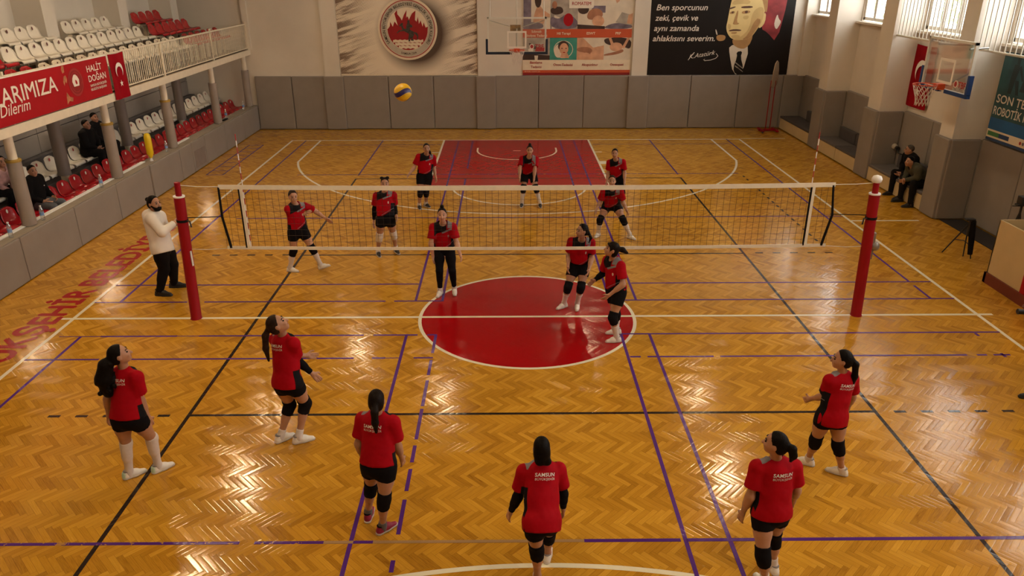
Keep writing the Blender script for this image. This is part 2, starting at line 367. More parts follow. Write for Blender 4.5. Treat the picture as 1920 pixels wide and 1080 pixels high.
M['teal'] = pm('teal_print', (.02, .075, .085), .5, .35, 2.5); M['blue_print'] = pm('blue_print', (.012, .10, .27), .5, .08, 2.); M['navy_print'] = pm('navy_print', (.02, .055, .15), .5); M['green_print'] = pm('green_print', (.05, .20, .07), .5)
M['orange_red'] = pm('orange_red_print', (.52, .085, .028), .5, .05, 2.); M['mint'] = pm('mint_print', (.05, .28, .22), .5, .2, 3.)
M['skin_print'] = pm('skin_print', (.60, .33, .20), .5, .2, 4.); M['skin_print_dark'] = pm('brown_skin_print', (.36, .16, .09), .5, .2, 4.); M['brown_print'] = pm('brown_print', (.05, .026, .02), .5, .3, 4.)
M['grey_room'] = pm('grey_room_print', (.36, .32, .27), .5, .3, 3.); M['violet_room'] = pm('violet_grey_print', (.16, .13, .17), .5, .4, 4.); M['pale_print'] = pm('pale_print', (.68, .60, .48), .5, .08, 3.)
M['portrait_lit'] = pm('pale_portrait_print', (.74, .56, .24), .5, .06, 3.); M['portrait_mid'] = pm('tan_portrait_print', (.42, .23, .085), .5, .12, 4.); M['portrait_half'] = pm('ochre_portrait_print', (.60, .41, .165), .5, .08, 3.); M['portrait_dark'] = pm('portrait_dark_print', (.11, .045, .022), .5, .15, 4.)
M['smoke_red'] = pm('mottled_red_print', (.26, .028, .030), .5, .6, 1.6)
M['lamp_dim'] = glow('dim_lamp_diffuser', LAMP_COLOR, LAMP_POWER * .55)
M['leaf'] = pm('pale_leaves', (.34, .46, .14), .7, .5, 6.); M['bark'] = pm('bark', (.10, .07, .05), .9, .3, 9.)
# ------------------------------------------------------------------ the room
FAR, NEAR, LEFT, RIGHT = 16.0, -16.0, -11.9, 10.25
floor = struct(MB().box((LEFT - .4, NEAR - .3, -.25), (RIGHT + .4, FAR + .3, 0)), 'floor', M['parquet'])
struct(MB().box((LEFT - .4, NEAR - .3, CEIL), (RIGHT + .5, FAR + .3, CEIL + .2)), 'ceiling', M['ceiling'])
struct(MB().box((LEFT - .4, FAR, 0), (RIGHT + .4, FAR + .3, CEIL)), 'wall_far', M['wall'])
struct(MB().box((LEFT - .4, NEAR - .3, 0), (RIGHT + .4, NEAR, CEIL)), 'wall_near', M['wall'])
struct(MB().box((LEFT - .3, NEAR, 0), (LEFT, FAR, CEIL)), 'wall_left', M['wall'])
# pilasters on the far wall
for k, (a, b) in enumerate([(-6.66, -6.12), (-1.31, -.78), (4.06, 4.6)]):
    struct(MB().box((a, FAR - .08, 0), (b, FAR + .02, CEIL)), 'trim_%d' % (k + 1), M['wall'])
struct(MB().box((-9.30, FAR - .1, 2.76), (-9.12, FAR + .02, CEIL)), 'trim_21', M['wall'])
# right wall: solid below and above the windows, with a pilaster between the recesses
wr = MB(); wr.box((RIGHT, NEAR, 0), (RIGHT + .3, FAR, WZ0 - .04)); wr.box((RIGHT, NEAR, WZ1), (RIGHT + .3, FAR, CEIL))
ys = sorted([y for w in WINDOWS for y in w]); edges = [NEAR] + ys + [FAR]
for a, b in zip(edges[0::2], edges[1::2]): wr.box((RIGHT, a, WZ0 - .04), (RIGHT + .3, b, WZ1))
struct(wr, 'wall_right', M['wall_scuffed'])
PIL = [(12.37, 12.98), (8.75, 9.45), (5.2, 5.74), (1.55, 2.1), (-2.05, -1.45), (-5.65, -5.05), (-9.25, -8.65), (-12.8, -12.25)]
for k, (a, b) in enumerate(PIL): struct(MB().box((9.52, a, 0), (RIGHT + .02, b, CEIL)), 'trim_%d' % (k + 4), M['wall'])
struct(MB().box((9.9, 15.86, 1.83), (RIGHT, FAR, CEIL)), 'trim_20', M['wall'])
for k, (a, b) in enumerate(WINDOWS):
    w = MB(); x0, x1 = RIGHT + .04, RIGHT + .12; z0, z1 = WZ0, WZ1; n = 4 if b - a > 2.6 else 3
    w.box((x0, a, z0), (x1, b, z0 + .09), .008); w.box((x0, a, z1 - .09), (x1, b, z1), .008)
    w.box((x0, a, z0), (x1, a + .09, z1), .008); w.box((x0, b - .09, z0), (x1, b, z1), .008)
    for i in range(1, n):
        y = a + (b - a) * i / n; w.box((x0 - .01, y - .07, z0), (x1, y + .07, z1), .008)
    fr = struct(w, 'window_%d' % (k + 1), M['pvc'])
    g = MB().box((RIGHT + .075, a + .05, z0 + .05), (RIGHT + .083, b - .05, z1 - .05)).build('glass', M['glass'], fr)
    struct(MB().box((RIGHT - .16, a - .02, WZ0 - .09), (RIGHT + .1, b + .02, WZ0 - .03), .012), 'window_sill', M['wall'], fr)
# grey padding: far wall panels and pilaster pads
def pad_panel(name, a, b, label, group, bev=.03): return tag(MB().box(a, b, bev).build(name, M['pad'], origin=((a[0] + b[0]) / 2, (a[1] + b[1]) / 2, min(a[2], b[2]))), label, 'wall pad', group)
GP = 'grey wall pads on the far wall'
fx = [-9.15, -7.86, -6.69, None, -6.05, -4.47, -2.89, -1.36, None, -.72, .81, 2.40, 3.98, None, 4.66, 6.18, 7.87, 9.42]
fx = [(a, b) for a, b in zip(fx, fx[1:]) if a is not None and b is not None]
for k, (a, b) in enumerate(fx):
    pad_panel('wall_pad', (a + .008, FAR - .09, .02), (b - .008, FAR, 1.855), 'grey flat wall pad on the far wall, %s one from the grandstand corner' % nth(k), GP)
for k, (a, b, w) in enumerate([(-6.72, -6.03, 'beside the round club emblem banner'), (-1.38, -.70, 'behind the far basketball hoop'), (3.96, 4.68, 'beside the black portrait banner')]):
    pad_panel('pilaster_pad', (a, FAR - .17, .015), (b, FAR - .08, 1.85), 'grey pad wrapping the far wall pilaster ' + w, 'grey pads on the far pilasters')
for k, (a, b) in enumerate(PIL[:5]):
    p = MB(); p.box((9.44, a - .03, .015), (9.56, b + .05, 1.84), .03); p.box((9.5, a - .07, .015), (10.16, a + .01, 1.84), .03)
    tag(p.build('pilaster_pad', M['pad'], origin=(9.6, (a + b) / 2, 0)), 'grey pad around the window-side pilaster, %s one from the far wall' % nth(k), 'wall pad', 'grey pads on the window-side pilasters')
rec = [(15.9, 13.0), (12.37, 9.45), (8.75, 5.76), (5.2, 2.1), (1.5, -1.4)]
for k, (b, a) in enumerate(rec):
    cuts = {0: [13.02, 15.98], 1: [9.47, 12.29], 2: [5.78, 7.2, 8.68], 3: [2.12, 3.65, 5.13], 4: [-1.4, 0.1, 1.48]}[k]
    for i, (y0, y1) in enumerate(zip(cuts, cuts[1:])):
        pad_panel('wall_pad', (10.15, y0 + .006, .02), (10.25, y1 - .006, 1.86), 'grey recess wall pad under the %s window%s' % (nth(k), '' if len(cuts) == 2 else (', half nearer camera' if i == 0 else ', half nearer far wall')), 'grey pads in the window recesses')
pad_panel('wall_pad', (9.44, FAR - .1, .02), (10.14, FAR, 1.855), 'grey wall pad closing the far corner by the first bench', GP)
# white grilles in front of the windows nearest the camera
for k, (a, b, lab) in enumerate([(5.74, 8.75, 'white bar grille over the window behind the side basketball hoop'), (2.1, 5.2, 'white bar grille over the window above the blue banner'), (-1.45, 1.55, 'white bar grille over the next window toward the camera')]):
    t = thing('window_grille', lab, 'window grille', (9.62, (a + b) / 2, 3.75), 'white window grilles')
    g = MB(); n = 18
    for i in range(n): g.tube([(9.62, a + .06 + (b - a - .12) * i / (n - 1), 3.75), (9.62, a + .06 + (b - a - .12) * i / (n - 1), 6.6)], .013, 6)
    g.build('bar', M['steel_white'], t)
    MB().tube([(9.62, a, 3.75), (9.62, b, 3.75)], .026, 8).build('bottom_rail', M['steel_white'], t)
    MB().tube([(9.62, a, 6.6), (9.62, b, 6.6)], .026, 8).build('top_rail', M['steel_white'], t)
# trees outside the windows
for k, (x, y, s) in enumerate([(18.5, 20.5, 2.0), (18.5, 14.5, 2.1), (18.5, 27.0, 2.2)]):
    t = thing('tree', ['pale green tree outside the grilled window behind the side hoop', 'pale green tree outside the window above the blue banner', 'pale green tree outside the second window from the far wall'][k], 'tree', (x, y, -1.5))
    MB().tube([(x, y, -1.5), (x, y, 3.5)], [.22, .14], 10).build('trunk', M['bark'], t)
    cr = MB(); rnd = random.Random(k)
    for i in range(700):
        d = Vector((rnd.gauss(0, 1), rnd.gauss(0, 1), rnd.gauss(0, 1))).normalized() * s * rnd.uniform(.55, 1.0)
        c = Vector((x, y, 4.4)) + Vector((d.x, d.y, d.z * .9)); a = Vector((rnd.gauss(0, 1), rnd.gauss(0, 1), rnd.gauss(0, 1))).normalized() * .16; b = a.cross(Vector((rnd.gauss(0, 1), rnd.gauss(0, 1), rnd.gauss(0, 1)))).normalized() * .11
        cr.add([c - a, c + b, c + a, c - b], [(0, 1, 2, 3)])
    cr.build('foliage', M['leaf'], t)
# ceiling lamps, all out of view; the near ones are added fill
for k, (x, y) in enumerate(LAMPS):
    t = thing('ceiling_lamp', 'unseen square ceiling lamp over the hall, lamp row %s, %s along it' % (nth(sorted({p[0] for p in LAMPS}).index(x)), nth(sorted([p[1] for p in LAMPS if p[0] == x]).index(y))), 'ceiling lamp', (x, y, CEIL), 'ceiling lamps')
    MB().box((x - .30, y - .30, CEIL - .12), (x + .30, y + .30, CEIL), .02).build('housing', M['lamp_body'], t)
    MB().box((x - .22, y - .22, CEIL - .135), (x + .22, y + .22, CEIL - .118)).build('diffuser', M['lamp_dim'] if y > 7 else M['lamp'], t)
# unseen tube lamps added under the balcony to brighten the lower stand
for k, y in enumerate([14.0, 10.5, 7.0, 3.5, 0.0]):
    t = thing('added_tube_lamp', 'added unseen tube lamp on the balcony underside, %s from the far wall' % nth(k), 'ceiling lamp', (-10.75, y, 2.6), 'added tube lamps under the balcony')
    MB().box((-10.8, y - .6, 2.56), (-10.7, y + .6, 2.6), .008).build('housing', M['lamp_body'], t); MB().tube([(-10.75, y - .56, 2.545), (-10.75, y + .56, 2.545)], .016, 10).build('tube', glow('tube_glow', (1, .76, .50), 50.), t)
# ------------------------------------------------------------------ court markings painted and taped on the parquet
_lay = [0]
def fbox(mb, x0, y0, x1, y1, z): _lay[0] += 1; mb.box((x0, y0, 0.0), (x1, y1, z + .00004 * (_lay[0] % 9)))     # strips crossing one another lie one over the other
def arc(mb, cx, cy, r, a0, a1, w, z, n=64):
    vs = []; 
    for i in range(n + 1):
        a = math.radians(a0 + (a1 - a0) * i / n); c, s = math.cos(a), math.sin(a)
        vs += [(cx + (r - w / 2) * c, cy + (r - w / 2) * s, z), (cx + (r + w / 2) * c, cy + (r + w / 2) * s, z)]
    mb.add(vs, [(2 * i, 2 * i + 1, 2 * i + 3, 2 * i + 2) for i in range(n)])
def marking(mb, name, mat): o = mb.build(name, mat, floor, kind='structure'); return o
LW = .05
# red centre circle and far key
mb = MB(); n = 96; mb.add([(0, 0, .0008)] + [(1.78 * math.cos(2 * PI * i / n), 1.78 * math.sin(2 * PI * i / n), .0008) for i in range(n)], [(0, 1 + i, 1 + (i + 1) % n) for i in range(n)])
marking(mb, 'centre_circle_paint', M['paint_red'])
mb = MB(); mb.add([(-2.42, 8.22, .0008), (2.42, 8.22, .0008), (2.42, 14.02, .0008), (-2.42, 14.02, .0008)], [(0, 1, 2, 3)]); marking(mb, 'key_paint', M['paint_red'])
# black volleyball lines
mb = MB(); z = .0012
for s in (-1, 1): fbox(mb, s * 4.475 - .025, -9, s * 4.475 + .025, 9, z)
for y in (-8.975, -2.975, 2.975, 8.975): fbox(mb, -4.45, y - .025, 4.45, y + .025, z)
for y in (-2.98, 3.0):
    for i in range(5):
        for s in (-1, 1):
            a = s * (4.72 + .355 * i); fbox(mb, min(a, a + s * .155), y - .025, max(a, a + s * .155), y + .025, z)
for i in range(17):
    if i not in (2, 3): fbox(mb, 6.225, 9.02 - .355 * i, 6.275, 9.16 - .355 * i, z)
marking(mb, 'volleyball_line', M['paint_black'])
# white basketball lines
mb = MB(); z = .0018
for s in (-1, 1): fbox(mb, s * 7.525 - .03, -14.05, s * 7.525 + .03, 14.05, z)
for y in (-14.025, 14.025): fbox(mb, -7.55, y - .03, 7.55, y + .03, z)
fbox(mb, -7.78, -.03, 7.78, .03, z)
arc(mb, 0, 0, 1.775, 0, 360, .055, z, 96)
for s in (-1, 1):       # both ends
    Y = lambda v: s * v
    for t in (-1, 1): fbox(mb, t * 2.42 - .03, min(Y(8.2), Y(14)), t * 2.42 + .03, max(Y(8.2), Y(14)), z)
    fbox(mb, -2.45, min(Y(8.2), Y(8.25)), 2.45, max(Y(8.2), Y(8.25)), z)
    b0 = 180 if s > 0 else 0
    arc(mb, 0, Y(8.22), 1.775, b0, b0 + 180, .055, z, 48)
    arc(mb, 0, Y(12.425), 6.725, b0 + math.degrees(math.asin(1.42 / 6.725)) * -0 + 12.6, b0 + 180 - 12.6, .06, z, 96)
    for t in (-1, 1): fbox(mb, t * 6.57 - .03, min(Y(10.96), Y(14)), t * 6.57 + .03, max(Y(10.96), Y(14)), z)
    arc(mb, 0, Y(12.425), 1.25, b0, b0 + 180, .055, z, 40)
    for t in (-1, 1): fbox(mb, t * 1.25 - .027, min(Y(12.425), Y(12.8)), t * 1.25 + .027, max(Y(12.425), Y(12.8)), z)
    for t in (-1, 1):
        for v, w in ((12.2, .05), (10.95, .36), (9.9, .05), (9.05, .05)):
            x0 = t * 2.45; x1 = t * (2.45 + (.22 if w < .1 else .2)); fbox(mb, min(x0, x1), min(Y(v), Y(v - w)), max(x0, x1), max(Y(v), Y(v - w)), z)
fbox(mb, 7.55, 5.05, 9.1, 5.11, z); fbox(mb, -8.6, 5.05, -7.55, 5.11, z); fbox(mb, 7.6, 14.1, 9.1, 14.14, z); fbox(mb, -.12, 12.36, .12, 12.4, z)
marking(mb, 'basketball_line', M['paint_white'])
# violet tape: badminton court and hand-laid extras
mb = MB(); mw = MB(); gh = MB(); z = .0024
def vrun(x, segs, w=.045, m=None):
    for a, b in segs: fbox(m or mb, x - w / 2, a, x + w / 2, b, z)
def hrun(y, segs, w=.04, m=None):
    for a, b in segs: fbox(m or mb, a, y - w / 2, b, y + w / 2, z)
vrun(-7.06, [(.68, 14)]); vrun(-7.06, [(-12, -.68)]); vrun(7.09, [(1.46, 14), (.68, 1.25), (-.8, -.7), (-1.5, -1.38)]); vrun(7.09, [(-12, -3.2)])
vrun(-4.475, [(9.35, 13.95)], .045); vrun(4.475, [(9.35, 13.95)], .045, mw); vrun(4.475, [(12, 13.95), (9.5, 9.9)], .04)
for x in (-1.925, 1.92): vrun(x, [(.68, 13.9)]); vrun(x, [(-13, -.64)])
vrun(-1.46, [(8.3, 8.9), (10.1, 13.9)]); vrun(-1.46, [(.66, 8.0), (-1.28, -.66), (-1.95, -1.5), (-2.78, -2.1), (-3.55, -2.85), (-4.02, -3.68), (-4.55, -4.15), (-5.25, -4.7), (-5.78, -5.62), (-12, -6.1)])
vrun(1.455, [(.68, 13.9)]); vrun(1.47, [(-13, -.64)])
hrun(1.43, [(-7.5, -1.95), (1.95, 7.48)]); hrun(.66, [(-7.5, -5.9), (-5.6, -2.45), (-2.3, -1.44), (1.44, 7.5)])
hrun(-.665, [(-6.75, -5.55), (-5.2, -2.6), (-2.45, -1.75), (-1.6, -1.45), (1.45, 7.5)]); hrun(-.665, [(-7.4, -6.75), (-5.55, -5.2)], .018)
hrun(-1.43, [(-7.5, -6.4), (-6.0, -2.62), (-2.35, -2.15), (-1.73, -1.44), (1.5, 1.66), (1.76, 2.75), (2.85, 6.55), (6.7, 6.85), (6.95, 7.2)], .04); hrun(-1.43, [(-2.15, -1.95)], .018)
hrun(-5.36, [(-5.8, -3.05)], .04, mw); hrun(-5.36, [(-7, -5.8), (.44, 1.42), (1.48, 7)], .045); hrun(-5.36, [(-2.9, -2.2), (-1.9, -1.7)], .04, mw); hrun(-5.36, [(-2.2, -1.9), (-1.7, .44)], .04, gh)
hrun(9.43, [(-6.2, 6.2)], .04, mw); hrun(5.43, [(-6.6, 7.5)], .035); hrun(13.3, [(-7.05, -2.5), (2.5, 7.05)], .03, mw)
for x in (-8.76, -8.3): vrun(x, [(9.45, 13.35)], .035)
for i in range(9): hrun(9.47 + i * .485, [(-8.76, -8.3)], .03)
marking(mb, 'violet_tape_line', M['tape_violet']); marking(mw, 'worn_tape_line', M['tape_worn']); marking(gh, 'tape_residue_line', M['tape_ghost'])
# red lettering along the grandstand side
for body, y0, w in (('BÜYÜKŞEHİR', -2.72, 3.95), ('BELEDİYESİ', 1.43, 3.35)):
    o = lettering(body, (-7.74, y0, .0013), (0, 1, 0), (-1, 0, 0), M['paint_letter'], floor, height=.47, width=w, bold=.03, name='floor_lettering'); o['kind'] = 'structure'
# ------------------------------------------------------------------ grandstand along the left side
FX = -9.2                                   # front face of the stand
struct(MB().box((-9.52, NEAR, 0), (FX - .11, FAR, .846)), 'wall_stand', M['concrete_grey'])
struct(MB().box((-9.52, NEAR, .846), (FX, FAR, .865), .006), 'trim_50', M['concrete_grey'])
struct(MB().box((-10.42, NEAR, 0), (-9.52, FAR, .38)).box((LEFT, NEAR, 0), (-10.42, FAR, .95)), 'floor_stand', M['concrete'])
struct(MB().box((LEFT, NEAR, .95), (-11.35, FAR, 1.25)), 'baseboard_stand', M['concrete'])
# padded wall panels behind the white row
cuts = [15.9, 13.6, 11.0, 8.6, 6.7, 4.2, 1.6, -1]
for k, (b, a) in enumerate(zip(cuts, cuts[1:])):
    for i, (z0, z1) in enumerate([(1.26, 1.72), (1.735, 2.52)]):
        tag(MB().box((LEFT, a + .008, z0), (-11.5, b - .008, z1), .015).build('wall_pad', M['pad'], origin=(-11.7, (a + b) / 2, z0)), 'grey %s pad behind the covered white seats, %s from the far wall' % (('low', 'tall')[i], nth(k)), 'wall pad', 'grey pads at the back of the lower stand')
# fence pads along the court
fy = [16.0, 14.25, 12.45, 10.75, 9.75, 8.9, 7.1, 5.35, 3.55, 1.67, -.2, -2.1, -4.0, -5.9]
for k, (b, a) in enumerate(zip(fy, fy[1:])):
    x = FX + (.045 if b <= 16 and a >= 7.0 else .02)
    tag(MB().box((FX - .1, a + .008, .015), (x, b - .008, .845), .022).build('fence_pad', M['pad'], origin=(FX, (a + b) / 2, 0)), 'grey padded panel on the low stand wall, %s from the far wall' % nth(k), 'wall pad', 'grey pads along the stand wall')
tag(MB().box((FX + .03, 9.85, .1), (FX + .055, 10.62, .58), .006).build('access_hatch', pm('grey_brown_hatch', (.2, .165, .145), .5), origin=(FX, 10.2, .1)), 'darker square hatch in the low stand wall pads', 'hatch')
for k, (a, b) in enumerate([(-4, 1.15), (1.3, 2.28), (2.48, 5.76), (5.98, 7.4), (9.35, 10.3)]):
    tag(MB().box((-9.5, a, .865), (-9.4, b, .885), .004).build('white_strip', M['cap_white'], origin=(-9.45, (a + b) / 2, .865)), 'white strip lying along the stand ledge, %s stretch from the camera end' % nth(k), 'ledge strip', 'white strips on the stand ledge')
# balcony slab, edge beam, columns
struct(MB().box((LEFT, NEAR, 2.6), (FX - .06, FAR, 2.74)).box((LEFT, NEAR, 2.74), (-10.15, FAR, 3.08)).box((LEFT, NEAR, 3.08), (-10.78, FAR, 3.38)), 'floor_balcony', M['concrete_dark'])
struct(MB().box((FX - .06, NEAR, 2.58), (FX + .02, FAR, 2.755), .006), 'balcony_beam', M['cream_steel'])
CYS = [15.72, 12.58, 9.08, 5.89, 2.35, -1.15, -4.65]
for k, y in enumerate(CYS):
    c = struct(MB().tube([(-9.38, y, .865), (-9.38, y, 2.6)], .082, 20), 'column', M['cream_steel'])
    MB().lathe((-9.38, y, .885), [(.128, 0), (.126, .25), (.122, .6), (.124, 1.21)], 24).build('padding', M['pad_column'], c)
    if k in (2, 3, 4): MB().lathe((-9.38, y, 2.085), [(.132, 0), (.135, .015), (.135, .04), (.13, .05)], 24).build('tape_band', M['mustard'], c)
for k, y in enumerate([12.13, 8.5, 5.4, 1.9, -1.6]):
    c = struct(MB().tube([(-10.3, y, .38), (-10.3, y, 2.62)], .09, 20), 'column', M['cream_steel'])
    MB().lathe((-10.3, y, 1.06), [(.135, 0), (.135, 1.5)], 24).build('padding', pm('dark_grey_wrap', (.155, .125, .105), .5, .08, 3, .3, 9.), c)
for k, y in enumerate([15.1, 11.55, 7.8, 4.2, .6]): struct(MB().box((LEFT - .02, y - .26, 3.38), (-11.2, y + .26, CEIL)), 'trim_%d' % (30 + k), M['wall'])
# railing: sections between posts
posts = [15.9, 12.6, 9.0, 5.9, 2.4, -1.1, -4.6]
t = thing('balcony_railing', 'cream steel railing of close bars along the balcony edge', 'railing', (FX - .03, 6, 2.75))
for y in posts: MB().box((FX - .055, y - .025, 2.75), (FX - .005, y + .025, 3.68), .005).build('post', M['cream_steel'], t)
MB().box((FX - .055, posts[-1], 3.57), (FX - .005, posts[0], 3.61), .006).build('top_rail', M['cream_steel'], t)
MB().box((FX - .05, posts[-1], 2.8), (FX - .01, posts[0], 2.825), .004).build('bottom_rail', M['cream_steel'], t)
bars = MB(); kn = MB(); y = posts[0] - .1
while y > posts[-1]:
    bars.tube([(FX - .03, y, 2.81), (FX - .03, y, 3.58)], .0115, 5, caps=False)
    for zz in (3.02, 3.2, 3.38): kn.ball((FX - .03, y, zz), .017, 6)
    y -= .105
bars.v = bars.v; bars.add(kn.v, kn.f, 0, True); bars.build('bar_grille', M['cream_steel'], t)
# low hoop rails on the tiers
def frame(label, pts):
    t = thing('tier_rail', label, 'railing', pts[0], 'thin tube rails between the balcony seats')
    MB().tube(pts, .018, 8).build('tube', M['steel_grey'], t)
frame('thin tube rail beside the last white seat of the balcony middle row', [(-10.2, 11.3, 3.08), (-10.2, 11.3, 3.42), (-10.2, 11.95, 3.42), (-10.2, 11.95, 3.08)])
frame('thin tube rail beside the last white seat of the balcony top row', [(-10.85, 7.35, 3.38), (-10.85, 7.35, 3.75), (-11.15, 7.35, 3.75)])
frame('thin tube rail beside the first white seats of the balcony front row', [(-9.55, 4.95, 2.74), (-9.55, 4.95, 3.62), (-9.75, 4.95, 3.62)])
frame('thin tube rail before the red seats of the balcony front row', [(-9.55, 12.1, 2.74), (-9.55, 12.1, 3.5), (-9.9, 12.1, 3.5)])
# ---- bucket seats
def seat_mesh():
    prof = [(.215, -.03), (.215, .01), (.19, .032), (.10, .012), (0, -.01), (-.09, -.008), (-.15, .025), (-.182, .08), (-.200, .15), (-.214, .215), (-.225, .265), (-.231, .298)]
    wid = [.205, .218, .225, .228, .230, .231, .231, .230, .225, .207, .163, .085]
    n = 8; V = []; F = []; T = .012
    for s_ in (0, 1):
        for i, ((x, z), w) in enumerate(zip(prof, wid)):
            a = prof[max(i - 1, 0)]; b = prof[min(i + 1, len(prof) - 1)]; tx, tz = b[0] - a[0], b[1] - a[1]; L = math.hypot(tx, tz); nx, nz = tz / L, -tx / L
            for k in range(n + 1):
                q = -1 + 2 * k / n; lift = .03 * abs(q) ** 3 * (1 if 2 < i < 10 else .3)
                o = lift - (T if s_ else 0)
                V.append((x + nx * o, q * w, z + nz * o))
    R, m = len(prof), n + 1
    for i in range(R - 1):
        for k in range(n):
            a = i * m + k; F.append((a, a + 1, a + m + 1, a + m)); b = R * m + a; F.append((b, b + m, b + m + 1, b + 1))
    for k in range(n):
        F.append((k, R * m + k, R * m + k + 1, k + 1)); a = (R - 1) * m + k; F.append((a, a + 1, R * m + a + 1, R * m + a))
    for i in range(R - 1):
        a = i * m; F.append((a, a + m, R * m + a + m, R * m + a)); a = i * m + n; F.append((a, R * m + a, R * m + a + m, a + m))
    return V, F
SV, SF = seat_mesh()
def make_seat(name, mat, mark, mark_name, drop=.3):
    t = thing(name, name, 'seat')
    mb = MB(); mb.add(SV, SF, 0, True); mb.build('shell', mat, t)
    e = MB(); U = Vector((0, 1, 0)); V_ = Vector((-.10, 0, .99)); c = Vector((-.206, 0, .222))
    e.add([c + U * (.03 * math.cos(a) * (1 if mark_name != 'letter' else .8)) + V_ * (.04 * math.sin(a)) + Vector((.018, 0, 0)) for a in [2 * PI * i / 10 for i in range(10)]], [tuple(range(10))])
    e.build('number_plate', mark, t)
    b = MB(); b.box((-.06, -.19, -drop), (.0, -.16, -.01)); b.box((-.06, .16, -drop), (.0, .19, -.01)); b.box((-.06, -.24, -.06), (.05, .24, -.02)); b.build('bracket', M['cream_steel'], t)
    return t
sw = make_seat('white_bucket_seat', M['white_plastic'], M['mark_red'], 'oval', .135); sr = make_seat('red_bucket_seat', M['red_plastic'], M['mark_white'], 'oval', .415)
sw2 = make_seat('white_bucket_seat', M['white_plastic'], M['mark_dark'], 'oval', .50); sr2 = make_seat('red_bucket_seat', M['red_plastic'], M['mark_red'], 'oval', .50)
used = set()
def seat(proto, x, y, z, label, group):
    if proto.name in used: return copy_tree(proto, (x, y, z), label, group)
    used.add(proto.name); proto.location = (x, y, z); proto['_o'] = (x, y, z); proto['label'] = label; proto['group'] = group; return proto
ROW_RED = [15.7 - .498 * n for n in range(29)]
for n, y in enumerate(ROW_RED): seat(sr, -9.83, y, .795, 'red seat in the covered front row, %s from the far wall' % nth(n), 'red seats under the balcony')
ROW_WHITE = [15.65 - .517 * n for n in range(27)]
for n, y in enumerate(ROW_WHITE):
    if abs(y - 8.5) < 0: continue
    seat(sw, -10.64, y, 1.085, 'white seat in the covered back row, %s from the far wall' % nth(n), 'white seats under the balcony')
for n in range(14): seat(sw2, -9.73, 11.5 - .505 * n, 3.255, 'white seat in the balcony front row, %s from its far end' % nth(n), 'white seats on the balcony')
for n in range(6): seat(sr2, -9.73, 14.98 - .508 * n, 3.255, 'red seat in the balcony front row, %s from the far wall' % nth(n), 'red seats on the balcony')
for n in range(4): seat(sr2, -9.73, 4.3 - .505 * n, 3.255, 'red seat in the balcony front row above the red banner, %s from the white seats' % nth(n), 'red seats on the balcony')
for n in range(13): seat(sw2, -10.38, 10.77 - .4925 * n, 3.575, 'white seat in the balcony middle row, %s from its far end' % nth(n), 'white seats on the balcony')
for n in range(6): seat(sr2, -10.38, 14.15 - .484 * n, 3.575, 'red seat in the balcony middle row, %s from the far wall' % nth(n), 'red seats on the balcony')
for n in range(2): seat(sr2, -10.38, 4.3 - .49 * n, 3.575, 'red seat in the balcony middle row at the camera end, %s one' % nth(n), 'red seats on the balcony')
for n in range(5): seat(sw2, -10.98, 10.3 - .485 * n, 3.865, 'white seat in the balcony top row between the wall pilasters, %s from its far end' % nth(n), 'white seats on the balcony')
for n in range(4): seat(sw2, -10.98, 6.93 - .475 * n, 3.865, 'white seat in the balcony top row toward the camera, %s from its far end' % nth(n), 'white seats on the balcony')
for n in range(4): seat(sr2, -10.98, 13.58 - .493 * n, 3.865, 'red seat in the balcony top row, %s from the far wall' % nth(n), 'red seats on the balcony')
# ---- banner and flag on the railing
t = thing('railing_banner', 'long red vinyl banner with white lettering tied to the balcony railing', 'banner', (FX, 2, 2.76))
MB().box((FX + .022, -3.6, 2.775), (FX + .03, 6.03, 3.59)).build('sheet', M['banner_red'], t)
MB().box((FX + .02, -3.6, 3.575), (FX + .034, 6.03, 3.6)).build('hem', M['white_cloth'], t)
X = FX + .034; U, V = (0, 1, 0), (0, 0, 1)
lettering('SPORCULARIMIZA', (X, 3.92, 3.13), U, V, M['mark_white'], t, height=.30, width=3.75, bold=.008, align='R')
lettering('Dilerim', (X, 2.0, 2.94), U, V, M['mark_white'], t, height=.21, width=.92, shear=.3, bold=0)
lettering('HALİT', (X, 5.13, 3.33), U, V, M['mark_white'], t, height=.135, width=.62, bold=.01)
lettering('DOĞAN', (X, 5.13, 3.13), U, V, M['mark_white'], t, height=.135, width=.74, bold=.01)
lettering('SAMSUN BÜYÜKŞEHİR', (X, 5.15, 3.025), U, V, M['mark_white'], t, height=.05, width=.70, bold=.005)
lettering('BELEDİYE BAŞKANI', (X, 5.15, 2.945), U, V, M['mark_white'], t, height=.05, width=.66, bold=.005)
e = MB(); c = Vector((X, 4.62, 3.2))
def ring(mb, c, r0, r1, U, V, n=36, mi=0):
    c, U, V = Vector(c), Vector(U), Vector(V); vs = []
    for i in range(n): a = 2 * PI * i / n; d = U * math.cos(a) + V * math.sin(a); vs += [c + d * r0, c + d * r1]
    mb.add(vs, [(2 * i, 2 * i + 1, 2 * ((i + 1) % n) + 1, 2 * ((i + 1) % n)) for i in range(n)], mi)
def disc(mb, c, r, U, V, n=36, mi=0, sx=1, sy=1):
    c, U, V = Vector(c), Vector(U), Vector(V); mb.add([c + U * (r * sx * math.cos(2 * PI * i / n)) + V * (r * sy * math.sin(2 * PI * i / n)) for i in range(n)], [tuple(range(n))], mi)
disc(e, c, .285, U, V, mi=1); ring(e, c + Vector((.002, 0, 0)), .24, .27, U, V, mi=2); ring(e, c + Vector((.002, 0, 0)), .185, .2, U, V, mi=2)
e.poly([(-.1, -.1), (.1, -.1), (.13, .02), (.08, .09), (.02, .13), (-.05, .13), (-.11, .07), (-.14, 0)], c + Vector((.003, 0, .02)), U, V, mi=0)
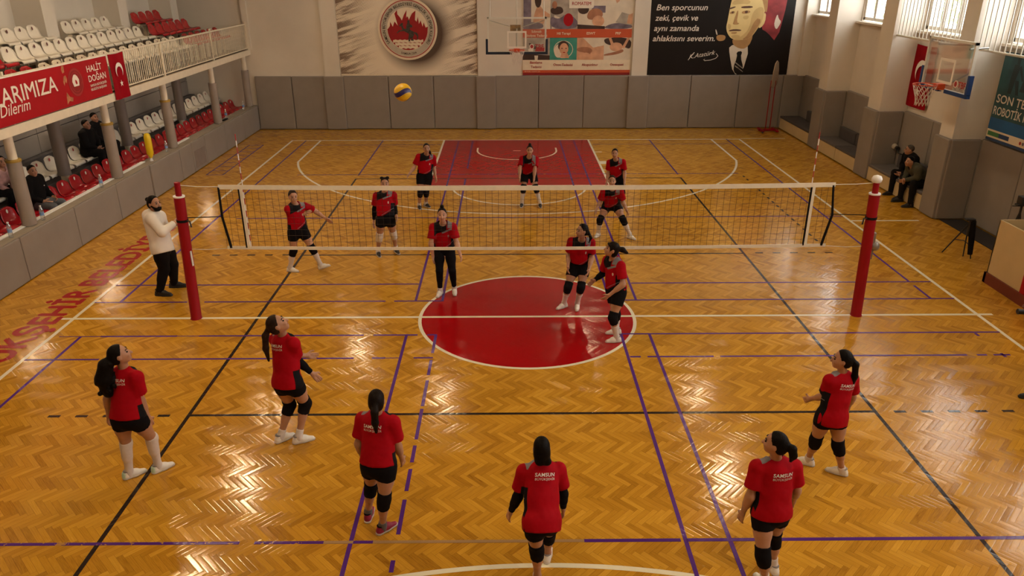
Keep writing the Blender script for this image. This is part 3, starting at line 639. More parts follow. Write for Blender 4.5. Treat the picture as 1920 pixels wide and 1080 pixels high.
e.poly([(-.02, .05), (.03, .03), (.05, -.03), (0, -.05), (-.03, -.01)], c + Vector((.004, 0, .0)), U, V, mi=3)
e.build('round_emblem', [M['mark_white'], M['banner_red_dark'], M['mark_red'], M['banner_red']], t)
fg = MB()
fg.poly([(0, .02), (.05, .1), (.1, .06), (.14, .15), (.1, .22), (.03, .2), (-.02, .1)], (X, 4.18, 3.16), U, V); fg.poly([(0, 0), (.1, .06), (.22, .03), (.26, .1), (.14, .14), (.06, .24), (.02, .12)], (X, 4.14, 2.82), U, V); fg.poly([(0, 0), (.07, .02), (.09, .13), (.03, .17), (-.02, .08)], (X, 4.2, 3.42), U, V)
fg.build('printed_figure', M['banner_bronze'], t)
def flag(name, label, O, U, V, w, h, c_r, parent_mats, cres=(.5, .6), star=(.5, .36)):
    O, U, V = Vector(O), Vector(U), Vector(V); N = U.cross(V).normalized()
    t = thing(name, label, 'flag', tuple(O))
    n, m = 10, 16; vs = []; fs = []
    dep = lambda a, b: .018 * math.sin(a * 9 + b * 3) * (1 - b * .6) + .006
    for s_ in (0, 1):
        for j in range(m + 1):
            for i in range(n + 1):
                a, b = i / n, j / m; vs.append(O + U * (a * w) + V * (b * h + .05 * h * math.sin(PI * a) * (-1 if b > .5 else -1) * (abs(b - .5) * .6)) + N * (dep(a, b) + (.006 if s_ else 0)))
    q = (n + 1) * (m + 1)
    for j in range(m):
        for i in range(n):
            a = j * (n + 1) + i; fs.append((a, a + n + 1, a + n + 2, a + 1)); fs.append((q + a, q + a + 1, q + a + n + 2, q + a + n + 1))
    mb = MB(); mb.add(vs, fs, 0, True); mb.build('cloth', M['flag_red'], t)
    e = MB(); cc = O + U * (w * cres[0]) + V * (h * cres[1]) + N * .034; pts = []
    for i in range(33): a = math.radians(-90 + 38 - 0 + (360 - 76) * i / 32); pts.append((c_r * math.cos(a), c_r * math.sin(a)))
    inner = []
    ir = c_r * .80; off = -.30 * c_r
    for i in range(33): a = math.radians(-90 + 50 + (360 - 100) * i / 32); inner.append((ir * math.cos(a), ir * math.sin(a) + off))
    inner[0], inner[-1] = pts[0], pts[-1]
    vs = [cc + U * a + V * b for a, b in pts + inner]
    e.add(vs, [(i, i + 1, 33 + i + 1, 33 + i) for i in range(32)]); e.build('crescent', M['white_cloth'], t)
    e = MB(); cs = O + U * (w * star[0]) + V * (h * star[1]) + N * .034; sp = []
    for i in range(10): r = c_r * (.45 if i % 2 == 0 else .18); a = PI / 2 + PI * i / 5; sp.append((r * math.cos(a), r * math.sin(a)))
    e.add([cs] + [cs + U * a + V * b for a, b in sp], [(0, 1 + i, 1 + (i + 1) % 10) for i in range(10)]); e.build('star', M['white_cloth'], t)
    return t
flag('hanging_flag', 'red crescent and star flag hanging from the balcony railing beside the banner', (FX + .03, 6.1, 2.6), (0, 1, 0), (0, 0, 1), .72, .99, .17, None, (.5, .62), (.5, .33))
flag('wall_flag', 'red crescent and star flag hanging on the wall behind the side hoop', (10.2, 8.78, 2.02), (0, -1, 0), (0, 0, 1), 1.0, 1.52, .28, None, (.5, .58), (.5, .26))
# ---- things on the ledge
def bottle(x, y, z, label, h=.24):
    t = thing('water_bottle', label, 'bottle', (x, y, z), 'water bottles on the stand ledge'); s = h / .24
    MB().lathe((x, y, z), [(.026 * s, 0), (.031 * s, .012), (.031 * s, .15 * s), (.028 * s, .175 * s), (.014 * s, .205 * s), (.0125 * s, .222 * s)], 16).build('body', M['bottle'], t)
    MB().lathe((x, y, z), [(.0322 * s, .08 * s), (.0322 * s, .13 * s)], 16).build('paper_label', M['bottle_label'], t)
    MB().lathe((x, y, z + .215 * s), [(.0145 * s, 0), (.0145 * s, .02 * s)], 12).build('cap', M['cap_white'], t)
for x, y, l in [(-9.3, 1.63, 'water bottle on the stand ledge before the first padded column'), (-9.3, 2.66, 'water bottle on the stand ledge in front of the seated man in jeans'), (-9.33, 5.03, 'water bottle on the stand ledge just before the second padded column'), (-9.33, 8.55, 'water bottle on the stand ledge past the yellow tube'), (-9.4, 13.4, 'small water bottle on the ledge near the far red seats'), (-9.35, 15.0, 'water bottle at the far end of the stand ledge')]:
    bottle(x, y, .866 if x > -9.39 else .866, l, .30)
t = thing('inflated_tube', 'tall yellow inflated tube balanced on its narrow end on the stand ledge', 'inflatable tube', (-9.3, 7.53, .866))
MB().lathe((-9.3, 7.53, .866), [(.03, .075), (.055, .13), (.082, .19), (.086, .4), (.084, .6), (.07, .665), (.04, .695), (.012, .70)], 20).build('body', M['yellow'], t)
MB().lathe((-9.3, 7.53, .866), [(.045, 0), (.045, .02), (.03, .04), (.03, .08)], 16).build('foot', M['cap_white'], t)
tag(MB().lathe((-11.42, 7.52, 1.25), [(.035, 0), (.04, .02), (.04, .16), (.025, .19), (.025, .22)], 14).build('flask', M['black_steel'], origin=(-11.42, 7.52, 1.25)), 'black flask standing on the low sill behind the two men in black', 'flask')
tag(MB().box((-9.37, 12.9, .866), (-9.29, 13.25, .9), .008).build('dark_pouch', M['black_cloth'], origin=(-9.33, 13.07, .866)), 'small black pouch lying on the ledge near the far red seats', 'pouch')
# ------------------------------------------------------------------ far wall banners
YB = FAR - .012; U, V = (1, 0, 0), (0, 0, 1)       # banner plane; U x V points at the camera (-y)
def onwall(parent, name, pts, mat, lift=.004):
    mb = MB(); mb.add([(x, YB - .012 - lift, z) for x, z in pts], [tuple(range(len(pts)))]); return mb.build(name, mat, parent)
def soft(p, n=2):
    for _ in range(n): p = [q for a, b in zip(p, p[1:] + p[:1]) for q in ((a[0] * .75 + b[0] * .25, a[1] * .75 + b[1] * .25), (a[0] * .25 + b[0] * .75, a[1] * .25 + b[1] * .75))]
    return p
t = thing('club_banner', 'cream banner with dotted streaks and the round red club emblem', 'banner', (-3.7, YB, 1.88))
MB().box((-6.1, YB - .012, 1.87), (-1.33, YB, 4.95)).build('sheet', M['dots'], t)
MB().box((-6.1, YB - .016, 1.87), (-1.33, YB - .011, 1.93)).build('hem', M['cream_print'], t)
EC = (-3.7, 3.41); R = 1.02; y = YB - .018
def P3(x, z, l=0.): return (EC[0] + x, y - l, EC[1] + z)
e = MB(); disc(e, P3(0, 0), R, U, V, 64, 0); ring(e, P3(0, 0, .004), .915, .945, U, V, 64, 1); ring(e, P3(0, 0, .004), .70, .905, U, V, 64, 2); disc(e, P3(0, 0, .004), .70, U, V, 64, 3)
e.build('round_emblem', [M['cream_print'], M['mark_red'], M['grey_print'], M['cream_print']], t)
e = MB()   # flames over a red lower disc
pts = [(.69 * math.cos(math.radians(a)), .69 * math.sin(math.radians(a))) for a in range(180, 361, 10)]
fl = [(.70, .08), (.62, .05), (.56, .22), (.52, .08), (.46, .28), (.40, .17), (.37, .40), (.32, .24), (.27, .30), (.30, .60), (.17, .50), (.06, .30), (.04, .38), (0, .42), (-.03, .36), (0, .62), (-.10, .46), (-.18, .28), (-.22, .36), (-.32, .48), (-.33, .62), (-.42, .50), (-.36, .25), (-.33, .12), (-.43, .25), (-.50, .08), (-.58, .24), (-.60, .10), (-.66, .02)]
allp = pts + fl; e.add([P3(a, b, .008) for a, b in allp], [tuple(range(len(allp)))]); e.build('flame_field', M['banner_red_dark'], t).data.materials[0] = pm('badge_red', (.30, .006, .010), .5)
e = MB()
for k, (z, w) in enumerate([(-.40, .52), (-.50, .45), (-.60, .33)]):
    top = [(x, z + .052 + .012 * math.sin(x * 40 + k)) for x in np.linspace(-w, w, 25)]; bot = [(x, z - .036 + .012 * math.sin(x * 40 + k)) for x in np.linspace(w, -w, 25)]
    for i in range(24): e.add([P3(*top[i], .012), P3(*top[i + 1], .012), P3(*bot[23 - i], .012), P3(*bot[24 - i], .012)], [(0, 1, 2, 3)])
e.build('wave_stripe', M['cream_print'], t)
hs = MB()
H = lambda pts: hs.add([P3(a, b, .014) for a, b in pts], [tuple(range(len(pts)))])
H([(-.12, .02), (.05, .0), (.2, -.08), (.22, -.2), (.12, -.24), (.02, -.14), (-.10, -.08)]); H([(-.12, .02), (-.10, -.08), (-.18, -.02), (-.22, .10), (-.16, .14)]); H([(-.22, .1), (-.16, .14), (-.14, .2), (-.2, .2), (-.28, .12), (-.27, .08)])
H([(-.12, -.06), (-.18, -.02), (-.3, -.04), (-.38, -.12), (-.36, -.14), (-.28, -.08)]); H([(.12, -.24), (.2, -.2), (.16, -.3), (.2, -.38), (.1, -.38), (.12, -.3), (.05, -.3)]); H([(.04, -.14), (.12, -.24), (.06, -.32), (.08, -.4), (.01, -.4), (.02, -.28)])
H([(.2, -.08), (.32, -.12), (.36, -.2), (.34, -.34), (.31, -.34), (.31, -.22), (.24, -.16)]); H([(-.04, .0), (.08, -.02), (.1, .12), (.08, .2), (.0, .2), (-.04, .1)]); H([(.01, .2), (.08, .2), (.09, .26), (.05, .3), (.0, .27)]); H([(.05, .1), (.12, .16), (.18, .1), (.14, .04)])
hs.build('horse_rider_figure', M['bronze'], t)
def ring_text(body, r, a_mid, cap, span=None, flip=False):
    """letters set round the emblem rim"""
    ws = [text2d(c, .012)[2] if c != ' ' else .25 for c in body]; tot = sum(ws) + .07 * (len(body) - 1); sc = cap / .73
    k = math.radians(span) * r / (tot * sc) if span else 1
    a = a_mid + (math.radians(span) if span else tot * sc / r) / 2 * (1 if not flip else -1); mb = MB()
    for c, w in zip(body, ws):
        da = (w + .07) * sc * k / r; am = a - (da / 2 if not flip else -da / 2)
        if c != ' ':
            v, f, ww, _ = text2d(c, .012); ct = Vector((math.cos(am), math.sin(am))); tg = Vector((math.sin(am), -math.cos(am)))
            if flip: ct2, tg = -ct, -tg
            else: ct2 = ct
            o = Vector((EC[0], EC[1])) + ct * (r if not flip else r)
            vv = [(o + tg * ((q[0] - ww / 2) * sc * k) + ct2 * (q[1] * sc - (0 if not flip else 0))) for q in v]
            mb.add([(p.x, y - .014, p.y) for p in vv], f)
        a += -da if not flip else da
    return mb
ring_text('SAMSUN BÜYÜKŞEHİR BELEDİYESİ GENÇLİK VE SPOR KULÜBÜ', .765, PI / 2, .095, span=252).build('rim_lettering', M['black_vinyl'], t)
ring_text('SAMSUN 2014', .845, -PI / 2, .075, span=38, flip=True).build('rim_lettering', M['brown_print'], t)

# clinic banner: grid of treatment pictures
t = thing('clinic_banner', 'banner grid of treatment pictures with orange red caption bands', 'banner', (2.1, YB, 1.88))
bx0, bx1 = .25, 4.0; MB().box((bx0, YB - .012, 1.87), (bx1, YB, 4.95)).build('sheet', M['cream_print'], t)
cw = (bx1 - bx0) / 4; rows = [(3.40, 4.9), (2.38, 3.12)]
def cell(i, r, u, v): return (bx0 + cw * (i + u), rows[r][0] + (rows[r][1] - rows[r][0]) * v)
def pic(i, r, polys):
    for k, (mat, pts) in enumerate(polys): onwall(t, 'printed_picture', [cell(i, r, *p) for p in (pts if len(pts) < 5 or len(pts) > 12 else soft(pts))], mat, .002 + .002 * k)
full = [(0, 0), (1, 0), (1, 1), (0, 1)]
def blob(cx, cy, rx, ry, n=18, rot=0): 
    c, s = math.cos(rot), math.sin(rot); return [(cx + rx * math.cos(a) * c - ry * math.sin(a) * s, cy + rx * math.cos(a) * s + ry * math.sin(a) * c) for a in [2 * PI * k / n for k in range(n)]]
pic(0, 0, [(M['pale_print'], full), (M['violet_room'], [(.02, .0), (.3, 0), (.3, 1), (.02, 1)]), (M['skin_print'], [(.35, .05), (.75, .05), (.82, .3), (.66, .5), (.52, .5), (.4, .3)]), (M['brown_print'], blob(.55, .62, .12, .16)), (M['skin_print'], [(.7, .3), (.98, .25), (.98, .32), (.72, .42)]), (M['violet_room'], [(0, 0), (.75, 0), (.75, .13), (.2, .16), (0, .08)])])
pic(1, 0, [(M['grey_room'], full), (M['brown_print'], [(.0, .45), (.4, .5), (.5, .35), (.2, .3), (0, .35)]), (M['pale_print'], [(.05, .0), (.15, .3), (.45, .22), (.5, .05)]), (M['violet_room'], [(0, 0), (1, 0), (1, .2), (.6, .35), (.3, .2), (0, .3)]), (M['banner_red'], blob(.66, .2, .18, .14)), (M['skin_print_dark'], blob(.15, .52, .09, .08))])
pic(2, 0, [(M['pale_print'], full), (M['violet_room'], [(.5, .35), (1, .35), (1, .5), (.5, .5)]), (M['skin_print_dark'], [(.3, .2), (.75, .2), (.95, .3), (.8, .45), (.4, .42)]), (M['brown_print'], blob(.2, .42, .2, .1)), (M['skin_print'], blob(.75, .17, .22, .12)), (M['brown_print'], [(0, 0), (1, 0), (1, .06), (0, .1)])])
pic(3, 0, [(M['pale_print'], full), (M['skin_print'], [(.25, .78), (.55, .78), (.5, .6), (.4, .55)]), (M['violet_room'], [(0, 0), (1, 0), (1, .1), (.4, .14), (0, .06)]), (M['grey_room'], [(.38, .14), (.98, .08), (.98, .3), (.6, .36)]), (M['skin_print'], [(.8, .12), (1, .1), (1, .34), (.84, .3)])])
pic(0, 1, [(M['grey_room'], full), (M['brown_print'], [(0, 0), (1, 0), (1, .2), (0, .3)]), (M['brown_print'], [(.25, .8), (.55, .55), (.8, .5), (.75, .35), (.4, .5), (.2, .7)]), (M['pale_print'], [(.45, .0), (.55, .0), (.57, .2), (.43, .2)]), (M['banner_red'], [(.45, .38), (.85, .36), (.86, .56), (.5, .58)]), (M['mark_white'], blob(.3, .45, .1, .09))])
pic(1, 1, [(M['mint'], full), (M['pale_print'], blob(.5, .47, .36, .40)), (M['mint'], blob(.5, .47, .335, .37)), (M['pale_print'], blob(.32, .4, .16, .3)), (M['skin_print'], [(.38, .1), (.72, .08), (.66, .3), (.44, .3)]), (M['brown_print'], blob(.5, .62, .2, .24)), (M['skin_print'], blob(.52, .5, .165, .26)), (M['brown_print'], blob(.45, .52, .035, .018)), (M['brown_print'], blob(.6, .52, .035, .018)), (M['banner_red'], blob(.53, .34, .05, .02))])
pic(2, 1, [(M['skin_print'], full), (M['pale_print'], [(.2, 1), (1, 1), (1, .65), (.6, .55)]), (M['skin_print_dark'], [(0, .55), (.4, .6), (.6, .45), (.5, .25), (.2, .35), (0, .4)]), (M['skin_print'], [(.55, .5), (.8, .62), (1, .6), (1, .4), (.7, .36)]), (M['skin_print_dark'], blob(.4, .3, .11, .1)), (M['skin_print'], [(0, .15), (.3, .35), (.5, .28), (.6, 0), (0, 0)])])
pic(3, 1, [(M['pale_print'], full), (M['brown_print'], [(0, 1), (1, 1), (1, .45), (.7, .6), (.3, .62), (0, .75)]), (M['skin_print'], blob(.45, .58, .24, .2)), (M['skin_print'], [(.15, 1), (.25, 1), (.4, .6), (.3, .55)]), (M['skin_print'], [(.85, 1), (.95, 1), (.75, .5), (.66, .55)]), (M['skin_print_dark'], [(0, .25), (.5, .38), (.7, .5), (.75, .35), (.4, .22), (0, .18)])])
MB().box((bx0, YB - .03, 3.12), (bx1, YB - .01, 3.40)).build('caption_band', M['orange_red'], t)
MB().box((bx0, YB - .03, 1.95), (bx1, YB - .01, 2.04)).build('caption_band', M['orange_red'], t)
MB().box((bx0, YB - .03, 1.87), (bx1, YB - .01, 1.95)).build('caption_band', M['banner_red_dark'], t)
MB().box((bx0, YB - .028, 2.04), (bx1, YB - .01, 2.38)).build('caption_band', M['cream_print'], t)
yy = YB - .034
for i, (a, b) in enumerate([('Schroth', 'Skolyoz Tedavisi'), ('Hil Terapi', None), ('ESWT', None), ('PRP', None)]):
    cx = bx0 + cw * (i + .5)
    if b: lettering(a, (cx, yy, 3.285), U, V, M['cream_print'], t, height=.08, align='C'); lettering(b, (cx, yy, 3.155), U, V, M['cream_print'], t, height=.08, align='C')
    else: lettering(a, (cx, yy, 3.22), U, V, M['cream_print'], t, height=.085, align='C')
for i, (a, b) in enumerate([('Bantlama', 'Tedavisi'), ('Ozon Tedavisi', None), ('Akupunktur', None), ('Osteopati', None)]):
    cx = bx0 + cw * (i + .5)
    if b: lettering(a, (cx, yy, 2.26), U, V, M['mark_red'], t, height=.085, align='C'); lettering(b, (cx, yy, 2.11), U, V, M['mark_red'], t, height=.085, align='C')
    else: lettering(a, (cx, yy, 2.18), U, V, M['mark_red'], t, height=.085, align='C')
lettering('444 76 86 | romatem.com', (bx0 + .06, yy, 1.975), U, V, M['cream_print'], t, height=.038, bold=0)
onwall(t, 'name_plate', [(1.82, 4.07), (2.62, 4.07), (2.66, 4.11), (2.66, 4.6), (1.82, 4.6)], M['mark_white'], .02)
lettering('ROMATEM', (2.24, yy, 4.17), U, V, M['mark_red'], t, height=.11, width=.64, align='C')

# black banner with a generic portrait of a man in a suit
t = thing('portrait_banner', 'black banner with white slanted quotation and a portrait of a man in suit and tie', 'banner', (7, YB, 1.88))
MB().box((4.55, YB - .012, 1.86), (9.53, YB, 4.95)).build('sheet', M['black_vinyl'], t)
for k, s in enumerate(['Ben sporcunun', 'zeki, çevik ve', 'aynı zamanda', 'ahlaklısını severim.']):
    lettering(s, (4.80 - .02 * k, YB - .018, 4.0 - .335 * k), U, V, M['mark_white'], t, height=.195, width=[1.74, 1.46, 1.54, 2.14][k], shear=.22, bold=.012)
def stroke(pts, w):
    mb = MB(); mb.tube([(a, YB - .018, b) for a, b in pts], w, 6); return mb
stroke([(6.02, 2.36), (6.12, 2.52), (6.22, 2.62)], .011).build('signature', M['mark_white'], t)
lettering('K.Atatürk', (6.05, YB - .018, 2.40), (.985, 0, .17), (-.17, 0, .985), M['mark_white'], t, height=.15, width=.92, shear=.45, bold=-.008, name='signature')
stroke([(6.98, 2.58), (7.05, 2.5), (6.98, 2.42), (6.8, 2.36), (6.6, 2.34), (6.56, 2.37), (6.6, 2.39)], .010).build('signature', M['mark_white'], t)
def pp(pts, mat, l): pts = soft(pts) if len(pts) > 8 else soft(pts, 1); onwall(t, 'printed_portrait', [(min(9.52, 4.21 + a * .003015), max(1.87, min(4.94, 4.33 - b * .00292))) for a, b in pts], mat, l)
# coordinates below: about 3 mm units across and down the printed sheet
pp([(1330, -220), (1660, -220), (1670, 0), (1600, 480), (1480, 360), (1400, 320), (1400, 0)], M['smoke_red'], .002)
pp([(1545, 250), (1570, 150), (1590, 210), (1625, 240), (1600, 300), (1580, 330), (1555, 300)], M['pale_print'], .004)
pp([(1010, 820), (1100, 480), (1280, 450), (1420, 500), (1520, 560), (1580, 830)], M['black_vinyl'], .006)
pp([(1060, 510), (1190, 490), (1300, 520), (1240, 840), (1140, 840), (1070, 600)], M['pale_print'], .008)
pp([(1150, 580), (1220, 570), (1205, 640), (1250, 760), (1245, 840), (1165, 840), (1130, 770), (1165, 640)], M['black_vinyl'], .010)
for k in range(4): pp([(1138 + 8 * k, 700 + 42 * k), (1146 + 8 * k, 692 + 42 * k), (1250, 770 + 36 * k), (1250, 780 + 36 * k)] if k < 2 else [(1150, 690 + 40 * k - 60), (1156, 684 + 40 * k - 60), (1225, 735 + 30 * k - 40), (1222, 742 + 30 * k - 40)], M['grey_print'], .012)
pp([(1085, 430), (1320, 330), (1310, 470), (1250, 545), (1180, 545), (1100, 500)], M['portrait_mid'], .010)
pp([(1015, 180), (1030, 20), (1060, -120), (1200, -170), (1380, -130), (1430, 0), (1420, 180), (1340, 330), (1290, 420), (1190, 445), (1080, 440), (1020, 370), (1000, 300), (1010, 240)], M['portrait_lit'], .014)
pp([(1370, -150), (1440, -60), (1450, 130), (1425, 140), (1395, 40), (1350, -60)], M['portrait_mid'], .016); pp([(1400, 160), (1440, 140), (1440, 250), (1400, 310), (1365, 310)], M['portrait_lit'], .015)
pp([(1050, -180), (1250, -210), (1420, -160), (1400, -100), (1250, -130), (1080, -100)], M['portrait_mid'], .018)
pp([(1012, 90), (1085, 70), (1085, 85), (1015, 110)], M['portrait_dark'], .018); pp([(1150, 72), (1270, 66), (1285, 90), (1150, 95)], M['portrait_dark'], .018)
pp([(1025, 135), (1080, 120), (1085, 150), (1030, 158)], M['portrait_mid'], .018); pp([(1045, 128), (1070, 126), (1070, 148), (1048, 150)], M['portrait_dark'], .020); pp([(1160, 125), (1250, 115), (1262, 145), (1165, 158)], M['portrait_mid'], .018); pp([(1195, 120), (1228, 118), (1228, 148), (1198, 150)], M['portrait_dark'], .020)
pp([(1105, 120), (1125, 120), (1115, 250), (1150, 258), (1130, 275), (1070, 272), (1085, 235)], M['portrait_mid'], .018)
pp([(1035, 335), (1100, 322), (1180, 330), (1175, 345), (1100, 345), (1040, 350)], M['portrait_dark'], .018); pp([(1060, 358), (1140, 356), (1120, 378), (1070, 376)], M['portrait_mid'], .018)
pp([(1280, 120), (1400, 60), (1420, 200), (1360, 330), (1290, 430), (1180, 450), (1080, 445), (1180, 415), (1270, 320)], M['portrait_half'], .0155); pp([(1330, 200), (1400, 220), (1340, 340), (1290, 425), (1190, 448), (1260, 390)], M['portrait_mid'], .017)
pp([(1040, 20), (1150, -20), (1250, 10), (1240, 50), (1140, 45), (1050, 60)], M['portrait_half'], .0155); pp([(1015, 260), (1060, 275), (1050, 330), (1030, 330)], M['portrait_half'], .0155); pp([(1180, 180), (1250, 170), (1240, 215), (1190, 215)], M['portrait_half'], .0155); pp([(1060, 400), (1120, 385), (1180, 400), (1150, 430), (1090, 432)], M['portrait_half'], .0155)
pp([(900, 395), (960, 385), (1010, 400), (1000, 450), (940, 460), (905, 440)], M['portrait_mid'], .014); pp([(880, 330), (892, 325), (915, 385), (900, 390)], M['pale_print'], .014)

# ------------------------------------------------------------------ far glass basketball hoop
def net_mesh(c, r, mat, t, drop=.42, n=12, cord=.006):
    mb = MB(); lv = 5; R = [r * .97, r * .88, r * .74, r * .62, r * .55, r * .56]
    for i in range(n):
        for dirn in (1, -1):
            pts = [(c[0] + R[k] * math.cos(2 * PI * (i + dirn * k * .5) / n), c[1] + R[k] * math.sin(2 * PI * (i + dirn * k * .5) / n), c[2] - .015 - drop * k / lv) for k in range(lv + 1)]
            mb.tube(pts, cord, 4, caps=False)
    return mb.build('net', mat, t)
def hoop(label, c, facing, edge_mat, dark_mat, struts):
    """c: centre of the lower edge of the backboard; facing: unit vector the board faces"""
    t = thing('basketball_hoop', label, 'basketball hoop', c); N = Vector(facing); Uv = Vector((0, 0, 1)).cross(N); c = Vector(c); Z = Vector((0, 0, 1))
    A = lambda u, n, z: c + Uv * u + N * n + Z * z
    def bx(mb, u0, u1, n0, n1, z0, z1, mi=0):
        vs = [A(u, n, z) for z in (z0, z1) for n in (n0, n1) for u in (u0, u1)]; mb.add(vs, [(0, 2, 3, 1), (4, 5, 7, 6), (0, 1, 5, 4), (2, 6, 7, 3), (0, 4, 6, 2), (1, 3, 7, 5)], mi)
    g = MB(); bx(g, -.86, .86, -.012, 0, .04, 1.02); g.build('glass_board', M['board_glass'], t)
    fr = MB(); bx(fr, -.9, .9, -.05, .012, 1.0, 1.05); bx(fr, -.9, .9, -.05, .012, 0, .05); bx(fr, -.9, -.85, -.05, .012, 0, 1.05); bx(fr, .85, .9, -.05, .012, 0, 1.05); fr.build('frame', M['steel_white'], t)
    sq = MB(); bx(sq, -.295, .295, 0, .006, .60, .65); bx(sq, -.295, .295, 0, .006, .15, .2); bx(sq, -.295, -.245, 0, .006, .2, .6); bx(sq, .245, .295, 0, .006, .2, .6); sq.build('target_square', M['mark_white'], t)
    ed = MB(); bx(ed, -.95, -.12, -.06, .03, -.03, .045); bx(ed, -.95, -.88, -.06, .03, .03, .42); ed.build('edge_pad', dark_mat, t)
    ed = MB(); bx(ed, .12, .95, -.06, .03, -.03, .045); bx(ed, .88, .95, -.06, .03, .03, .42); ed.build('edge_pad', edge_mat, t)
    rc = A(0, .15 + .235, .13); rm = MB(); pts = [rc + Vector((.235 * math.cos(a), .235 * math.sin(a), 0)) for a in [2 * PI * k / 28 for k in range(29)]]; rm.tube(pts, .011, 8, caps=False)
    bx(rm, -.09, .09, 0, .16, .03, .15); rm.tube([A(-.07, .02, .04), A(-.12, .3, .12)], .009, 6); rm.tube([A(.07, .02, .04), A(.12, .3, .12)], .009, 6); rm.build('rim', M['orange'], t)
    net_mesh(rc, .235, M['net_cord_white'], t)
    lg = MB(); lg.add([A(.46 + .07 * math.cos(a), .004, .2 + .075 * math.sin(a)) for a in [2 * PI * k / 20 for k in range(20)]], [tuple(range(20))]); lg.build('round_logo', M['mark_white'], t)
    lg = MB(); lg.add([A(.46 + .05 * math.cos(a), .007, .2 + .055 * math.sin(a)) for a in [2 * PI * k / 20 for k in range(20)]], [tuple(range(20))]); lg.build('round_logo', M['mark_red'], t)
    lettering('TBF', A(.56, .006, .14), Uv, Z, M['mark_red'], t, height=.13, width=.26, bold=.02)
    st = MB()
    for p in struts: st.tube([A(*q) for q in p[0]], p[1], 8)
    st.build('support_arm', M['steel_white'] if len(struts) > 3 else M['steel_grey'], t)
    return t, A, bx
M['net_cord_white'] = pm('white_net_cord', (.68, .60, .52), .8)
t, A, bx = hoop('glass basketball hoop hanging at the far end before the banners', (0, 12.82, 2.92), (0, -1, 0), M['navy_pad'], M['navy_pad'],
    [([(-.82, -.05, .98), (-.74, -.3, 4.4)], .016), ([(.82, -.05, .98), (.74, -.3, 4.4)], .016), ([(0, -.08, .3), (0, -.4, 4.4)], .012), ([(-.82, -.06, .95), (0, -.14, .72)], .012), ([(.82, -.06, .95), (0, -.14, .72)], .012), ([(0, -.08, .05), (0, -.08, .72)], .02)])
b = MB(); bx(b, -.2, .12, -.16, -.08, .62, .82, 0); b.build('sensor_box', pm('ochre_box', (.30, .16, .03), .5, .6, 9.), t)
hoop('glass basketball hoop with blue foam edge on the window side', (8.95, 5.0, 2.92), (-1, 0, 0), M['blue_pad'], M['blue_pad'],
    [([(-.6, -.05, .9), (-.3, -.6, .9)], .02), ([(.6, -.05, .9), (.3, -.6, .9)], .02), ([(0, -.05, .1), (0, -.58, .4)], .02)])

# ------------------------------------------------------------------ window side
# blue banner
t = thing('blue_banner', 'teal and blue banner with white capital lettering on the window side wall', 'banner', (10.12, 3.6, 1.9))
xw = 10.115; UU, VV = (0, -1, 0), (0, 0, 1)
MB().box((xw, 2.12, 1.9), (xw + .03, 4.98, 3.72)).build('sheet', M['teal'], t)
def onr(name, y0, y1, z0, z1, mat, l): mb = MB(); mb.add([(xw - l, y0, z0), (xw - l, y1, z0), (xw - l, y1, z1), (xw - l, y0, z1)], [(0, 1, 2, 3)]); return mb.build(name, mat, t)
onr('lower_band', 4.98, 2.12, 2.13, 2.38, M['blue_print'], .003); onr('white_band', 4.98, 2.12, 1.96, 2.13, M['cream_print'], .003); onr('blue_edge', 4.98, 2.12, 1.9, 1.96, M['navy_print'], .003)
onr('green_tag', 4.94, 4.55, 2.0, 2.09, M['green_print'], .006); onr('green_tag', 4.55, 4.2, 2.0, 2.09, M['navy_print'], .006)
for k in range(2):
    mb = MB(); disc(mb, (xw - .006, 3.82 - .09 * k, 2.04), .035, UU, VV, 16); mb.build('round_logo', M['mark_red'] if k == 0 else M['violet_room'], t)
lettering('SON TEKNOLOJİ', (xw - .008, 4.90, 2.70), UU, VV, M['mark_white'], t, height=.175, width=2.15, bold=.012)
lettering('ROBOTİK REHABİLİTASYON', (xw - .008, 4.92, 2.45), UU, VV, M['mark_white'], t, height=.175, width=2.75, bold=.012)
fg = MB(); q = lambda pts: fg.add([(xw - .004, a, b) for a, b in pts], [tuple(range(len(pts)))])
q([(4.62, 2.92), (4.50, 2.92), (4.46, 3.2), (4.40, 3.42), (4.44, 3.52), (4.58, 3.5), (4.62, 3.25)]); q([(4.35, 2.92), (4.26, 2.92), (4.34, 3.2), (4.46, 3.2)]); q([(4.43, 3.52), (4.52, 3.52), (4.53, 3.64), (4.42, 3.64)]); q([(4.42, 3.46), (4.25, 3.2), (4.2, 3.22), (4.36, 3.5)]); q([(4.25, 3.0), (4.0, 3.0), (3.95, 3.1), (4.2, 3.24)])
fg.build('printed_figure', pm('dark_teal_print', (.010, .022, .028), .5), t)
